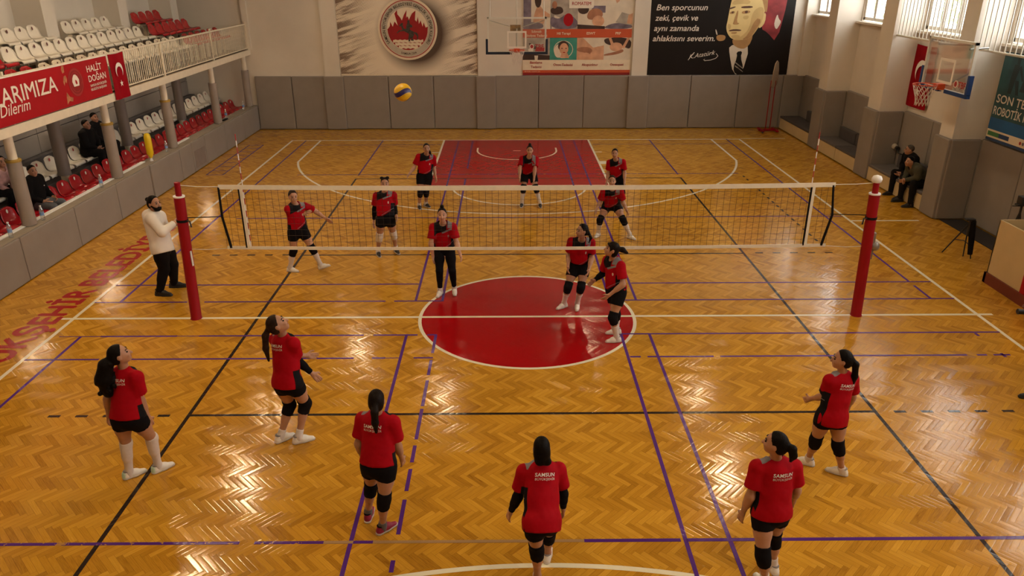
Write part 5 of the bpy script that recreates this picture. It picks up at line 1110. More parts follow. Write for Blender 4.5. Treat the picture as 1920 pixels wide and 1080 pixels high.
            if hairdo == 'curly':
                rn = random.Random(3)
                for a in range(40): q = rn.random(); c = tl[1] + (tl[3] - tl[1]) * q; Hs.ell(c + np.array([rn.uniform(-.085, .085), rn.uniform(-.07, .07), rn.uniform(-.04, .04)]), np.eye(3), np.array([.024, .024, .028]), k=.012)
        if hairdo in ('lowtail', 'sidetail'):
            q = 0 if hairdo == 'lowtail' else -1; p0 = hh(.04 * q, -.095, -.03); Hs.cone(p0, p0 + (hr * q * .05 - hf * .03 + np.array([0, 0, -.09])) * hs, .028 * hs, .024 * hs); Hs.cone(p0 + (hr * q * .05 - hf * .03 + np.array([0, 0, -.09])) * hs, p0 + (hr * q * .075 + hf * .02 + np.array([0, 0, -.16])) * hs, .024 * hs, .01 * hs)
        if hairdo == 'highbun': Hs.ell(hh(0, -.03, .135), HR, np.array([.036, .036, .032]) * hs, k=.015)
        if hairdo == 'bun': Hs.ell(hh(0, -.118, .045), HR, np.array([.036, .036, .036]) * hs, k=.012)
        if hairdo == 'twinbun':
            for q in (-1, 1): Hs.ell(hh(q * .055, -.02, .105), HR, np.array([.036, .034, .030]) * hs, k=.012)
        if hairdo == 'nape': Hs.ell(hh(0, -.055, -.045), HR, np.array([.078, .064, .092]) * hs, cut=(hh(0, .0, 0), HR.T @ np.array([0, 1., 0]))); Hs.ell(hh(.045, -.075, -.105), HR, np.array([.045, .040, .040]) * hs, k=.02); Hs.ell(hh(-.02, -.09, -.085), HR, np.array([.05, .04, .05]) * hs, k=.02)
        if hairdo == 'bob':
            Hs.ell(hh(0, -.05, -.05), HR, np.array([.085, .066, .098]) * hs, cut=(hh(0, .0, 0), HR.T @ np.array([0, 1., 0])))
            for q in (-1, 1): Hs.cone(hh(q * .075, .02, .03), hh(q * .078, .03, -.085), .02 * hs, .012 * hs)
        if hairdo == 'fringe':
            Hs.ell(hh(0, -.05, -.03), HR, np.array([.08, .06, .09]) * hs, cut=(hh(0, .0, 0), HR.T @ np.array([0, 1., 0]))); Hs.cone(hh(-.04, .068, .062), hh(.04, .068, .062), .016 * hs, .016 * hs); p0 = hh(0, -.1, .03)
            Hs.cone(p0, p0 + (-hf * .06 + np.array([0, 0, .0])) * hs, .034 * hs, .040 * hs); Hs.cone(p0 - hf * .06 * hs, p0 + (-hf * .13 + np.array([0, 0, -.03])) * hs, .040 * hs, .022 * hs)
            for q in (-1, 1): Hs.cone(hh(q * .066, .03, .03), hh(q * .068, .04, -.05), .010 * hs, .004 * hs)
        v, f = Hs.mesh(min(vox, .0105)); np_obj('hair', v, f, HAIR[hair], t)
        if beard:
            Bd = SDF(.015); Bd.ell(hh(0, .045, -.075), HR, np.array([.060, .058, .05]) * hs); Bd.cone(hh(-.06, .0, -.03), hh(-.035, .06, -.075), .02 * hs, .022 * hs); Bd.cone(hh(.06, .0, -.03), hh(.035, .06, -.075), .02 * hs, .022 * hs); Bd.cone(hh(-.02, .085, -.048), hh(.02, .085, -.048), .010 * hs, .010 * hs)
            v, f = Bd.mesh(.009); np_obj('beard', v, f, HAIR[hair], t)
    # ---- top
    if top:
        long_ = top in ('hoodie', 'jacket', 'sweater'); g = .018 if not long_ else .03; C = SDF(.04)
        C.cone(T(0, -.005, hem + .06), T(0, .0, .40), (.158 + g * .5) * s * bulk, (.140 + g) * s * bulk, (fw, .80)); C.cone(T(0, .0, .40), T(0, -.005, .80), (.140 + g) * s * bulk, (.146 + g) * s * bulk, (fw, .76))
        C.cone(J['LS'] - up * .015, J['RS'] - up * .015, (.058 + g * .5) * s * bulk, (.058 + g * .5) * s * bulk); C.cone(N - up * .05, T(0, 0, .7), .085 * s, .115 * s, (fw, .8))
        C.cone(T(0, -.01, hem - .05), T(0, -.01, hem + .12), (.168 + g * .4) * s * bulk, (.160 + g * .4) * s * bulk, (fw, .78))
        if not long_ or True:
            C.ell(T(0, -.012, .05), TR, np.array([.172, .130, .15]) * s * bulk)
            for L in 'LR': C.cone(J[L + 'H'], J[L + 'H'] + (J[L + 'K'] - J[L + 'H']) * .3, .100 * s * bulk, .097 * s * bulk)
        C.cut(T(0, 0, hem), -up)
        for i, L in enumerate('LR'):
            S_, E, W_ = J[L + 'S'], J[L + 'E'], J[L + 'W']; d = nrm(E - S_)
            if long_: C.cone(S_, E, (.066 + g * .4) * s * bulk, .060 * s * bulk); C.cone(E, W_, .058 * s * bulk, .042 * s * bulk, cut=(W_ - nrm(W_ - E) * .005, nrm(W_ - E)))
            else: e = S_ + (E - S_) * .72; C.cone(S_ + d * .0, e + d * .05, .066 * s, .083 * s, cut=(e, d), k=.03)
        if top == 'hoodie': C.ell(T(0, -.085, 1.0), TR, np.array([.105, .065, .075]) * s, k=.03); C.cone(T(-.085, .0, 1.04), T(.085, .0, 1.04), .05 * s, .05 * s, k=.03)
        elif top == 'jacket': C.cone(T(-.05, -.03, 1.03), T(.05, -.03, 1.03), .05 * s, .05 * s, k=.03)
        if top not in ('hoodie', 'jacket'): C.hole(N + up * .035 + fw * .035, .073 * s)
        v, f = C.mesh(vox); m = SHIRT if top == 'shirt' else extra['top_mat']; ob = np_obj('shirt' if top == 'shirt' else top, v, f, m, t)
        if top == 'shirt':
            q = v - P; at = ob.data.attributes.new('garment', 'FLOAT_VECTOR', 'POINT'); at.data.foreach_set('vector', np.stack([q @ rt / s, q @ fw / s, q @ up / TL], 1).astype(np.float32).ravel())
            if back_text:
                bv = BVHTree.FromPolygons(v.tolist(), f.tolist())
                for body_, z, w_, ch in (('SAMSUN', .80, .190, .034), ('BÜYÜKŞEHİR', .735, .190, .022)):
                    tv, tf, w, cap = text2d(body_, .015 if z > .78 else 0., .12, 1.05); pts = []
                    for a, b in tv:
                        og = T(0, -.4, z) + rt * (text_off * s + (a / w - .5) * w_ * s) + up * (b / cap * ch * s)
                        hit = bv.ray_cast(Vector(og), Vector(fw)); pts.append(np.array(hit[0]) - fw * .004 if hit[0] is not None else og + fw * .3 * s)
                    MB().add(pts, tf).build('lettering', SHIRTLET, t)
    # ---- bottoms
    if bottom:
        C = SDF(.03); mt = BLACK if bottom in ('shorts', 'leggings') else extra['bottom_mat']; C.ell(T(0, -.012, .04), TR, np.array([.172, .126, .16]) * s * bulk); C.cone(J['LH'] + (J['LK'] - J['LH']) * .12, J['RH'] + (J['RK'] - J['RH']) * .12, .09 * s, .09 * s); C.cut(T(0, 0, min(.28, hem + .05)), up)
        for L in 'LR':
            Hp, K, A = J[L + 'H'], J[L + 'K'], J[L + 'A']; d = nrm(K - Hp)
            if bottom == 'shorts': e = Hp + (K - Hp) * shorts_len; C.cone(Hp, e + d * .05, .104 * s * bulk, .096 * s * bulk, cut=(e, d), k=.03)
        if bottom != 'shorts':
            r = .007 if bottom == 'leggings' else .020
            for L in 'LR':
                Hp, K, A = J[L + 'H'], J[L + 'K'], J[L + 'A']; C2 = SDF(.03); leg(C2, L, False); ak = nrm(A - K); C2.cut(A - ak * (.05 if bottom == 'leggings' else -.015), ak); C2.cut(Hp - nrm(K - Hp) * .08, nrm(Hp - K)); v, f = C2.mesh(vox, r * s); np_obj('trouser_leg' if bottom == 'trousers' else 'legging', v, f, mt, t)
        v, f = C.mesh(vox); np_obj(bottom if bottom != 'trousers' else 'trousers', v, f, mt, t)
    for i, L in enumerate('LR'):
        Hp, K, A = J[L + 'H'], J[L + 'K'], J[L + 'A']; d1 = nrm(Hp - K); d2 = nrm(A - K)
        if knee[i]:
            C = SDF(.03); leg(C, L, False); C.cut(K + d1 * .095 * s, d1); C.cut(K + d2 * .115 * s, d2); v, f = C.mesh(min(vox, .012), .012 * s); np_obj('knee_pad', v, f, BLACK if knee[i] == 'black' else PADW, t)
        if sock > 0:
            C = SDF(.03); leg(C, L, True); dd = -d2 if sock <= 1 else d1; tp = A + (K - A) * sock if sock <= 1 else K + d1 * (sock - 1) * .39 * s; C.cut(tp, dd); v, f = C.mesh(min(vox, .011), .006 * s); np_obj('sock', v, f, sockmat or SOCK, t)
        if shoe:
            ta = toes[i] if toes[i] is not None else th; fp = foot_pitch[i]; fd = az(ta, fp); fu = nrm(np.array([0, 0, 1.]) - fd * fd[2]); fr = np.cross(fd, fu); so = A - fu * (.085 * s if fp == 0 else .085 * s); 
            if fp == 0: so[2] = max(so[2], .0) if abs(A[2] - .09) > .03 else .0
            sl = s * (1.12 if male else 1.); F3 = lambda x, y, z: so + fr * x * sl + fd * y * sl + fu * z * sl; R3 = np.array([fr, fd, fu])
            C = SDF(.022); C.cone(F3(0, -.042, .040), F3(0, .05, .046), .036 * sl, .037 * sl); C.cone(F3(0, .05, .042), F3(.0, .145, .026), .038 * sl, .027 * sl); C.cone(F3(0, .02, .062), F3(0, .07, .050), .030 * sl, .030 * sl); C.cone(F3(0, -.028, .05), F3(0, -.022, .098), .036 * sl, .037 * sl, cut=(F3(0, 0, .098), fu)); C.cut(F3(0, 0, .012), -fu)
            v, f = C.mesh(min(vox, .009)); sm = dict(white=SHOEW, black=SHOEB, pink=SHOEP)[shoe]; ob = np_obj('shoe', v, f, sm, t)
            C = SDF(.02); C.cone(F3(0, -.045, .02), F3(0, .05, .02), .040 * sl, .039 * sl); C.cone(F3(0, .05, .02), F3(0, .148, .02), .042 * sl, .033 * sl); C.cut(F3(0, 0, .026), fu); C.cut(F3(0, 0, .001), -fu); v, f = C.mesh(.0085); np_obj('sole', v, f, SOLE if shoe != 'black' or not male else SOLEB, ob)
            cl = SDF(.015); cl.cone(F3(0, -.026, .085), F3(0, -.024, .112), .036 * sl, .038 * sl); cl.cut(F3(0, 0, .104), fu); cl.cut(F3(0, 0, .092), -fu); v, f = cl.mesh(.008, .003); np_obj('ankle_collar', v, f, SHOEG if shoe == 'white' else BLACK, ob)
            lc = MB()
            for k in range(4): y_ = .022 + .022 * k; lc.tube([F3(-.022, y_, .083 - .007 * k), F3(0, y_ + .004, .094 - .0085 * k), F3(.022, y_, .083 - .007 * k)], .0042, 5)
            lc.build('lace', SHOEB if shoe == 'white' and accent is None else (accent or SOLE), ob)
            if accent is not None: hc = SDF(.02); hc.cone(F3(0, -.048, .035), F3(0, -.044, .07), .034 * sl, .033 * sl); hc.cut(F3(0, -.046, 0), fd); hc.cut(F3(0, 0, .016), -fu); v, f = hc.mesh(.008, .003); np_obj('heel_patch', v, f, heel or accent, ob)
        if sleeves[i]:
            S_, E, W_ = J[L + 'S'], J[L + 'E'], J[L + 'W']; C = SDF(.035); arm(C, L); C.cut(W_ - nrm(W_ - E) * .025, nrm(W_ - E)); C.cut(S_ + (E - S_) * .55, nrm(S_ - E)); v, f = C.mesh(min(vox, .011), .006 * s); np_obj('arm_sleeve', v, f, BLACK, t)
    return t, dict(T=T, hh=hh, rt=rt, fw=fw, up=up, s=s)
# joint positions of each standing player (metres)
POSES = {
'p1': (dict(H=(-4.43, -4.3, 1.6), N=(-4.45, -4.23, 1.38), LS=(-4.62, -4.2, 1.32), RS=(-4.29, -4.32, 1.34), LE=(-4.69, -4.26, 1.04), RE=(-4.31, -4.31, 1.05), LW=(-4.75, -4.22, 0.796), RW=(-4.29, -4.27, 0.798), LH=(-4.54, -4.36, 0.86), RH=(-4.36, -4.38, 0.862), LK=(-4.59, -4.29, 0.468), RK=(-4.33, -4.22, 0.49), LA=(-4.64, -4.27, 0.081), RA=(-4.36, -4.16, 0.098)), 1.68, 28),
'p2': (dict(H=(-2.95, -3.62, 1.62), N=(-2.93, -3.5, 1.41), LS=(-3.07, -3.4, 1.32), RS=(-2.79, -3.63, 1.38), LE=(-2.97, -3.3, 1.05), RE=(-2.82, -3.51, 1.1), LW=(-2.81, -3.12, 0.946), RW=(-2.66, -3.48, 0.893), LH=(-3, -3.6, 0.853), RH=(-2.83, -3.68, 0.876), LK=(-2.98, -3.47, 0.455), RK=(-2.78, -3.5, 0.494), LA=(-3.11, -3.57, 0.083), RA=(-2.88, -3.6, 0.099)), 1.75, 38),
'p3': (dict(H=(-1.58, -5.18, 1.56), N=(-1.6, -5.1, 1.35), LS=(-1.76, -5.06, 1.28), RS=(-1.44, -5.16, 1.3), LE=(-1.81, -5.1, 1.01), RE=(-1.42, -5.14, 1.01), LW=(-1.8, -5.02, 0.776), RW=(-1.4, -5.05, 0.788), LH=(-1.69, -5.2, 0.837), RH=(-1.52, -5.25, 0.846), LK=(-1.73, -5.07, 0.469), RK=(-1.57, -5.27, 0.46), LA=(-1.8, -5.01, 0.094), RA=(-1.62, -5.21, 0.086)), 1.63, 14),
'p4': (dict(H=(-0.031, -5.79, 1.43), N=(-0.026, -5.74, 1.22), LS=(-0.188, -5.76, 1.16), RS=(0.134, -5.72, 1.15), LE=(-0.239, -5.78, 0.892), RE=(0.178, -5.72, 0.877), LW=(-0.309, -5.73, 0.67), RW=(0.19, -5.66, 0.648), LH=(-0.103, -6.04, 0.812), RH=(0.043, -5.96, 0.763), LK=(-0.07, -5.97, 0.444), RK=(0.049, -5.76, 0.437), LA=(-0.058, -5.92, 0.08), RA=(0.053, -5.62, 0.092)), 1.58, -8),
'p5': (dict(H=(2, -5.9, 1.54), N=(2.05, -5.86, 1.33), LS=(1.88, -5.88, 1.28), RS=(2.22, -5.86, 1.27), LE=(1.84, -5.93, 1), RE=(2.28, -5.85, 0.998), LW=(1.81, -5.88, 0.768), RW=(2.32, -5.74, 0.787), LH=(1.96, -5.96, 0.826), RH=(2.13, -5.92, 0.82), LK=(1.97, -6.09, 0.458), RK=(2.15, -5.83, 0.447), LA=(2.06, -6.01, 0.095), RA=(2.21, -5.8, 0.078)), 1.61, -20),
'p6': (dict(H=(3.23, -4.33, 1.51), N=(3.29, -4.29, 1.31), LS=(3.13, -4.35, 1.27), RS=(3.43, -4.24, 1.23), LE=(3.16, -4.25, 1.01), RE=(3.5, -4.18, 0.961), LW=(3.08, -4.08, 0.872), RW=(3.53, -4.08, 0.751), LH=(3.14, -4.36, 0.814), RH=(3.31, -4.33, 0.794), LK=(3.14, -4.26, 0.442), RK=(3.36, -4.35, 0.423), LA=(3.17, -4.11, 0.1), RA=(3.48, -4.3, 0.077)), 1.59, -38),
'p7': (dict(H=(1.22, -0.908, 1.52), N=(1.27, -0.804, 1.33), LS=(1.36, -0.956, 1.28), RS=(1.19, -0.663, 1.26), LE=(1.39, -1.07, 1.02), RE=(1.16, -0.551, 0.992), LW=(1.2, -1.07, 0.855), RW=(0.993, -0.723, 0.935), LH=(1.38, -0.892, 0.812), RH=(1.28, -0.74, 0.796), LK=(1.27, -1.03, 0.455), RK=(1.35, -0.843, 0.422), LA=(1.36, -0.94, 0.09), RA=(1.4, -0.653, 0.089)), 1.65, -118),
'p8': (dict(H=(0.887, 0.221, 1.43), N=(0.898, 0.333, 1.24), LS=(1.06, 0.339, 1.19), RS=(0.733, 0.369, 1.2), LE=(1.07, 0.318, 0.906), RE=(0.702, 0.45, 0.929), LW=(1.01, 0.122, 0.781), RW=(0.68, 0.256, 0.789), LH=(0.973, 0.425, 0.738), RH=(0.798, 0.429, 0.741), LK=(0.901, 0.199, 0.439), RK=(0.686, 0.224, 0.433), LA=(0.865, 0.343, 0.093), RA=(0.638, 0.363, 0.087)), 1.60, -168),
'coach': (dict(H=(-6.3, 0.99, 1.69), N=(-6.4, 1.07, 1.48), LS=(-6.37, 1.25, 1.38), RS=(-6.34, 0.877, 1.46), LE=(-6.38, 1.39, 1.09), RE=(-6.14, 0.737, 1.25), LW=(-6.15, 1.3, 1.22), RW=(-6.02, 0.977, 1.34), LH=(-6.28, 1.04, 0.89), RH=(-6.28, 0.843, 0.928), LK=(-6.29, 1.23, 0.489), RK=(-6.33, 0.952, 0.499), LA=(-6.38, 1.33, 0.079), RA=(-6.48, 0.956, 0.093)), 1.85, 85),
'f9': (dict(H=(-4.22, 1.95, 1.53), N=(-4.23, 2.06, 1.35), LS=(-4.08, 2.14, 1.29), RS=(-4.33, 1.92, 1.3), LE=(-3.95, 2.33, 1.13), RE=(-4.29, 2.04, 1.04), LW=(-3.76, 2.33, 0.979), RW=(-4.07, 2.04, 1.16), LH=(-4.14, 2.05, 0.833), RH=(-4.31, 1.99, 0.832), LK=(-4.01, 2.07, 0.47), RK=(-4.35, 2.02, 0.446), LA=(-3.9, 2.15, 0.114), RA=(-4.47, 2.08, 0.093)), 1.62, 160),
'f10': (dict(H=(-2.68, 2.84, 1.52), N=(-2.71, 2.93, 1.32), LS=(-2.54, 2.92, 1.27), RS=(-2.88, 2.96, 1.25), LE=(-2.55, 3, 0.992), RE=(-2.94, 2.99, 0.971), LW=(-2.49, 2.8, 0.873), RW=(-2.97, 2.96, 0.727), LH=(-2.62, 2.8, 0.812), RH=(-2.79, 2.76, 0.821), LK=(-2.6, 2.96, 0.447), RK=(-2.86, 2.84, 0.441), LA=(-2.59, 3.12, 0.094), RA=(-2.93, 2.96, 0.083)), 1.65, 172),
'f11': (dict(H=(-2.19, 6.08, 1.48), N=(-2.21, 6.21, 1.31), LS=(-2.06, 6.25, 1.23), RS=(-2.39, 6.19, 1.27), LE=(-2.06, 6.31, 0.952), RE=(-2.51, 6.15, 1.01), LW=(-2.01, 6.16, 0.766), RW=(-2.61, 5.96, 0.903), LH=(-2.19, 6.21, 0.779), RH=(-2.37, 6.17, 0.798), LK=(-2.25, 6.11, 0.406), RK=(-2.38, 6.03, 0.43), LA=(-2.29, 6.33, 0.09), RA=(-2.44, 6.19, 0.088)), 1.64, 170),
'f12': (dict(H=(-1.43, 0.92, 1.49), N=(-1.43, 1.04, 1.3), LS=(-1.26, 1.03, 1.24), RS=(-1.6, 1.02, 1.24), LE=(-1.2, 0.95, 0.968), RE=(-1.64, 0.92, 0.971), LW=(-1.13, 0.762, 0.819), RW=(-1.62, 0.952, 0.724), LH=(-1.34, 1.14, 0.781), RH=(-1.52, 1.14, 0.782), LK=(-1.29, 0.904, 0.464), RK=(-1.51, 0.884, 0.477), LA=(-1.27, 1.02, 0.091), RA=(-1.52, 0.938, 0.09)), 1.66, 180),
'f13': (dict(H=(0.213, 6.08, 1.43), N=(0.204, 6.21, 1.25), LS=(0.369, 6.22, 1.19), RS=(0.038, 6.23, 1.2), LE=(0.331, 6.04, 0.982), RE=(-0.019, 6.04, 0.999), LW=(0.312, 5.92, 0.773), RW=(-0.028, 5.87, 0.827), LH=(0.294, 6.45, 0.8), RH=(0.118, 6.45, 0.797), LK=(0.371, 6.29, 0.459), RK=(0.074, 6.26, 0.465), LA=(0.478, 6.29, 0.095), RA=(0.037, 6.33, 0.096)), 1.60, 180),
'f14': (dict(H=(2.15, 5.73, 1.43), N=(2.2, 5.84, 1.26), LS=(2.36, 5.8, 1.22), RS=(2.05, 5.87, 1.19), LE=(2.41, 5.81, 0.951), RE=(2.05, 5.94, 0.935), LW=(2.4, 5.67, 0.765), RW=(2.01, 5.84, 0.733), LH=(2.35, 5.94, 0.796), RH=(2.19, 5.97, 0.783), LK=(2.41, 5.96, 0.434), RK=(2.28, 5.91, 0.431), LA=(2.42, 6.05, 0.086), RA=(2.3, 6.02, 0.089)), 1.53, -172),
'f15': (dict(H=(1.83, 3.71, 1.32), N=(1.86, 3.83, 1.14), LS=(2.03, 3.81, 1.08), RS=(1.69, 3.85, 1.07), LE=(2.11, 3.89, 0.813), RE=(1.63, 3.93, 0.802), LW=(2.16, 3.67, 0.704), RW=(1.54, 3.72, 0.724), LH=(1.99, 4.1, 0.7), RH=(1.81, 4.11, 0.691), LK=(2.13, 3.85, 0.432), RK=(1.64, 3.88, 0.429), LA=(2.3, 3.92, 0.095), RA=(1.64, 4.07, 0.093)), 1.63, -175),
}
M['mint_pale'] = pm('pale_mint_rubber', (.42, .58, .44), .6)
# ------------------------------------------------------------------ the players
def play(key, label, **kw):
    J, h, th = POSES[key]; kw.setdefault('group', 'volleyball players in red shirts'); return person(label, J, h, th, **kw)
V1 = .0125
play('p1', 'player standing with back turned, long curly ponytail and knee-high white socks', face=62, pitch=14, toes=(52, 45), hairdo='curly', hair='black', sock=1.12, knee=(None, None), hem=.02, back_text=True, vox=V1, shorts_len=.34, accent=M['mark_red'], heel=M['mint_pale'])
play('p2', 'player looking up with long straight ponytail, black sleeve on one arm and knee pads', face=72, pitch=30, toes=(48, 68), hairdo='tail', tail_len=1.3, hair='brown', sock=.22, sleeves=(0, 1), hem=-.08, back_text=True, vox=V1, shorts_len=.34)
play('p3', 'player with back turned in crimson trainers, low ponytail over the shirt', face=0, pitch=5, toes=(5, 48), hairdo='tail', hair='dark', sock=.16, sockmat=GREYSOCK, shoe='pink', hem=.06, back_text=True, vox=V1, skin='tan', shorts_len=.36)
play('p4', 'player nearest the camera with back turned, both arms in black sleeves, long shirt', face=-2, pitch=0, toes=(0, 12), hairdo='nape', hair='black', sleeves=(1, 1), hem=-.16, back_text=True, vox=V1, bare_face=True, shorts_len=.45)
play('p5', 'player with short low ponytail in mid step, back turned, grey shoulder patch', face=-58, pitch=2, toes=(-12, -14), hairdo='tail', tail_len=.55, hair='black', sock=.3, hem=-.04, back_text=True, vox=V1, text_off=.02, shorts_len=.36)
play('p6', 'player in long shirt with loose high ponytail looking toward the grandstand', face=-72, pitch=0, toes=(-58, -62), hairdo='tail', hair='black', sock=.12, hem=-.14, back_text=True, vox=V1, tail_len=1.35, tail_dir=(.35, .2, 0), shorts_len=.3)
play('p7', 'player crouching sideways at the circle edge with fringe and one black sleeve', face=-92, pitch=16, toes=(-100, -96), hairdo='fringe', hair='dark', sock=.62, sleeves=(0, 1), hem=.1, vox=V1, grip=(.3, .1), shorts_len=.5)
play('p8', 'player standing inside the red circle by the net, looking sideways, black knee pads', face=-112, toes=(-172, -128), hairdo='sidetail', hair='black', sock=.6, hem=.18, vox=.013, shorts_len=.5)
play('f9', 'smiling player beyond the net kicking one foot out, arms flung wide', face=150, pitch=-12, toes=(95, 105), hairdo='lowtail', hair='brown', sock=.75, hem=.12, skin='fair', foot_pitch=(18, 0), grip=(.05, .1), vox=.013, shorts_len=.42)
play('f10', 'player beyond the net with two hair buns, black arm sleeves and white knee supports', face=172, toes=(152, 160), hairdo='twinbun', hair='dark', knee=('white', 'white'), sock=.2, sleeves=(1, 1), shoe='black', hem=.12, vox=.013, shorts_len=.36)
play('f11', 'player at the edge of the red key with side ponytail and black trainers', face=168, toes=(140, 168), hairdo='sidetail', hair='black', sock=.2, shoe='black', hem=.16, vox=.014, shorts_len=.5)
play('f12', 'player in black leggings standing at the net line beside the circle', face=178, toes=(174, -165), hairdo='highbun', hair='black', bottom='leggings', knee=(None, None), sock=.16, hem=.14, skin='fair', vox=.013)
play('f13', 'player bending forward on the red key, hair in a top bun, high white socks', face=180, pitch=-4, toes=(176, -172), hairdo='highbun', hair='black', sock=.66, shoe='black', hem=.1, vox=.014, shorts_len=.62)
play('f14', 'player standing behind the crouching player beyond the net', face=-170, pitch=-4, toes=(178, -170), hairdo='lowtail', hair='dark', sock=.3, shoe='black', hem=.16, vox=.014, shorts_len=.5)
play('f15', 'player crouching wide with open hands beyond the net', face=-172, pitch=4, toes=(140, -150), hairdo='lowtail', hair='brown', sock=.7, hem=.1, vox=.0135, grip=(.05, .1), shorts_len=.42)
# ---- coach
J, h, th = POSES['coach']
HOOD = pm('white_hoodie_fleece', (.70, .64, .56), .85, .04, 6., .25, 9.)
t, fr = person('bearded coach in a white hoodie and black trousers with his hair in a bun', J, h, th, face=112, toes=(84, 98), hairdo='bun', hair='black', beard=True, top='hoodie', bottom='trousers', hem=-.14, knee=(None, None), shoe='black', male=True, skin='tan', vox=.014, grip=(.9, .9), extra=dict(top_mat=HOOD, bottom_mat=pm('black_trousers', (.007, .006, .006), .8, .1, 9., spec=.08)))
E_, W_ = np.array(J['RE']), np.array(J['RW']); d = nrm(W_ - E_); sd = nrm(np.cross(d, [0, 0, 1]))
sd = sd if sd[1] < 0 else -sd; mb = MB(); mb.tube([E_ + d * .03 + sd * .058, E_ + d * .20 + sd * .047], .007, 6).tube([E_ + d * .02 + sd * .058 + np.array([0, 0, -.05]), E_ + d * .03 + sd * .060, E_ + d * .02 + sd * .056 + np.array([0, 0, .03])], .008, 6); mb.build('sleeve_stripe', M['navy_print'], t)
# ---- seated people
def seated(hip, yaw, lean=8, h=1.74, knees=12, shin=0, spread=.10, elbows=None, wrists=None, floor_z=None, headf=.0):
    hip = np.array(hip, float); f = az(yaw); r = np.array([math.cos(math.radians(yaw)), -math.sin(math.radians(yaw)), 0]); z = np.array([0, 0, 1.]); s = h / 1.65
    l = math.radians(lean); u = z * math.cos(l) + f * math.sin(l); N = hip + u * .50 * s; J = dict(N=N, H=N + (u * .6 + z * .4) * .165 * s + f * (.02 + headf) * s)
    for q, L in ((-1, 'L'), (1, 'R')):
        J[L + 'S'] = N + r * q * .18 * s - u * .03 * s; J[L + 'H'] = hip + r * q * .085 * s
        kn = hip + f * .40 * s * math.cos(math.radians(knees)) + z * .40 * s * math.sin(math.radians(knees)) * .3 + r * q * (.085 + spread) * s; J[L + 'K'] = kn
        an = kn + f * shin * s - z * .40 * s; 
        if floor_z is not None: an[2] = floor_z + .09
        J[L + 'A'] = an + r * q * .02
        J[L + 'E'] = N + r * q * .235 * s - u * .27 * s + f * .10 * s if elbows is None else hip + f * elbows[0] * s + r * q * elbows[1] * s + z * elbows[2] * s
        J[L + 'W'] = hip + f * .30 * s + r * q * .05 * s + z * .12 * s if wrists is None else hip + f * wrists[0] * s + r * q * wrists[1] * s + z * wrists[2] * s
    return J
BLK = pm('black_jacket_cloth', (.007, .006, .006), .85, .15, 8., .3, 14., spec=.1); JEAN = pm('grey_blue_denim', (.075, .08, .09), .85, .2, 14.); DKT = pm('dark_trousers', (.010, .009, .009), .85, .15, 9., spec=.1); OLIVE = pm('olive_sweater', (.055, .050, .028), .85, .15, 9., .3, 20.)
def sit(label, J, h, yaw, face, mats, hairdo='short', hair='black', skin='tan', top='jacket', **kw):
    return person(label, J, h, yaw, face=face, top=top, bottom='trousers', hem=-.02, knee=(None, None), shoe=kw.pop('shoe', 'black'), male=kw.pop('male', True), hairdo=hairdo, hair=hair, skin=skin, vox=.015, extra=dict(top_mat=mats[0], bottom_mat=mats[1]), group='spectators on the stand and benches', **kw)
J = seated((-10.00, 3.70, .89), 92, lean=4, h=1.72, knees=-8, shin=-.05, spread=.06, elbows=(.04, .27, .22), wrists=(.24, .16, .10), floor_z=.38)
t, fr = sit('man in black hooded jacket and grey jeans sitting on a covered red seat', J, 1.72, 92, 118, (BLK, JEAN))
mb = MB(); mb.ball(fr['T'](-.08, .15, .72), .012, 8); mb.build('chest_logo', M['mark_white'], t)
J = seated((-10.62, 7.14, 1.18), 92, lean=6, h=1.70, spread=.05, wrists=(.26, .06, .12), floor_z=.38); sit('man in black coat on a covered white seat, closer to the camera of two', J, 1.70, 92, 100, (BLK, DKT), skin='deep')
J = seated((-10.72, 7.80, 1.21), 92, lean=4, h=1.74, spread=.05, wrists=(.26, .06, .12), floor_z=.38); sit('man in black coat partly hidden by the second padded column, farther of two', J, 1.74, 92, 112, (BLK, DKT), skin='deep')
PINK = pm('pink_white_top', (.42, .24, .22), .8, .5, 7.)
J = seated((-10.66, 3.58, 1.18), 96, lean=22, h=1.66, spread=.04, wrists=(.30, .06, .06), floor_z=.38); sit('person in a pink and white top leaning forward behind the nearest padded column', J, 1.66, 96, 120, (PINK, DKT), hairdo='bob', shoe='white', male=False, top='sweater')
J = seated((9.86, 7.02, .56), -96, lean=24, h=1.74, spread=.10, wrists=(.36, .03, .06), floor_z=0.); sit('grey-haired man in black jacket sitting on the bench, leaning back', J, 1.74, -96, -72, (BLK, DKT), hair='grey', skin='tan')
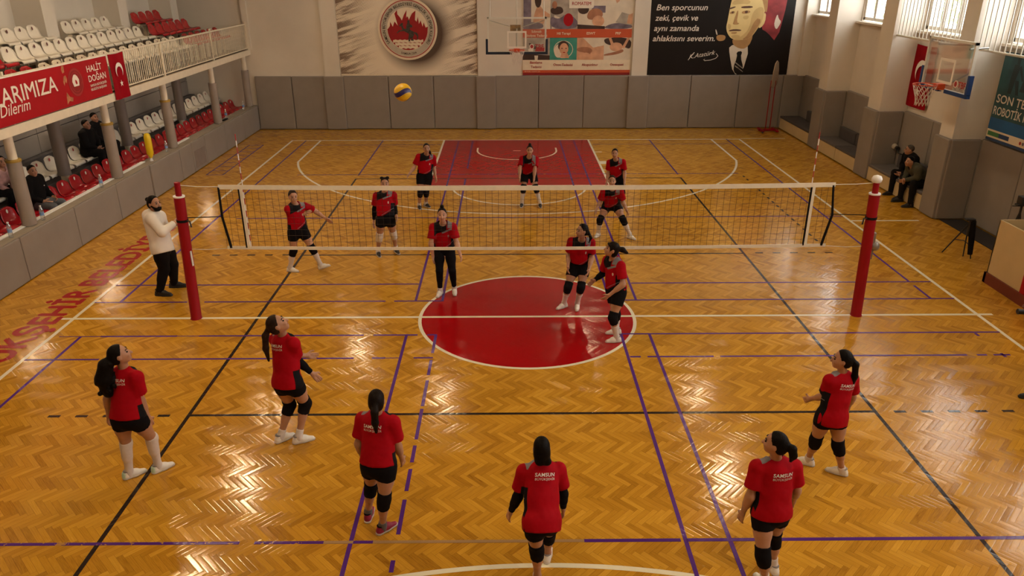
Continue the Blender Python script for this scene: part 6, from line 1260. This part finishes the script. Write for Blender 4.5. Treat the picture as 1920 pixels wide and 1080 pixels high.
J = seated((9.80, 6.36, .56), -92, lean=46, h=1.76, spread=.12, elbows=(.34, .22, .16), wrists=(.50, .04, .06), floor_z=0., headf=.02)
t, fr = sit('man in olive sweater on the bench leaning forward, elbows on his knees', J, 1.76, -92, -104, (OLIVE, DKT), hair='black', skin='tan', top='sweater')
w = np.array(J['LW']); e = np.array(J['LE']); d = nrm(w - e); MB().tube([w - d * .035, w - d * .012], .042, 12).build('wristwatch', M['white_cloth'], t)
# photographer at the frame's edge on the window side: seated on a stool, camera held low
tl = thing('stool', 'low black stool under the photographer by the court edge', 'stool', (7.15, -2.55, 0))
MB().lathe((7.15, -2.55, .40), [(.16, 0), (.17, .02), (.17, .05), (.15, .06)], 20).build('seat', M['black_cloth'], tl)
for a in range(4): MB().tube([(7.15 + .12 * math.cos(a * PI / 2 + .8), -2.55 + .12 * math.sin(a * PI / 2 + .8), .41), (7.15 + .17 * math.cos(a * PI / 2 + .8), -2.55 + .17 * math.sin(a * PI / 2 + .8), 0)], .014, 8).build('leg', M['black_steel'], tl)
J = seated((7.15, -2.55, .56), -80, lean=18, h=1.72, spread=.05, elbows=(.14, .22, .34), wrists=(.19, .05, .44), floor_z=0.)
J['LW'] = np.array([6.90, -2.08, .98]); J['RW'] = np.array([6.93, -1.98, 1.00]); J['LA'] = np.array([6.66, -2.98, .09]); J['RA'] = np.array([6.76, -2.68, .09]); J['LK'] = np.array([6.82, -2.85, .47]); J['RK'] = np.array([6.88, -2.5, .5])
sit('photographer in black sitting at the court edge holding a black camera', J, 1.72, -80, -60, (BLK, DKT), grip=(.9, .9))
t = thing('photo_camera', 'black camera with a long lens held out at the court edge', 'camera', (6.83, -2.0, .96))
MB().box((6.80, -2.10, .93), (6.90, -1.96, 1.03), .012).build('camera_body', M['black_steel'], t); MB().tube([(6.80, -2.02, .98), (6.74, -2.01, .98), (6.70, -2.0, .98)], [.035, .036, .040], 16).build('lens', M['black_steel'], t); MB().tube([(6.70, -2.0, .98), (6.697, -2.0, .98)], .032, 16).build('lens_glass', M['navy_pad'], t)
# tidy the helper property
for o in bpy.data.objects:
    if '_o' in o: del o['_o']
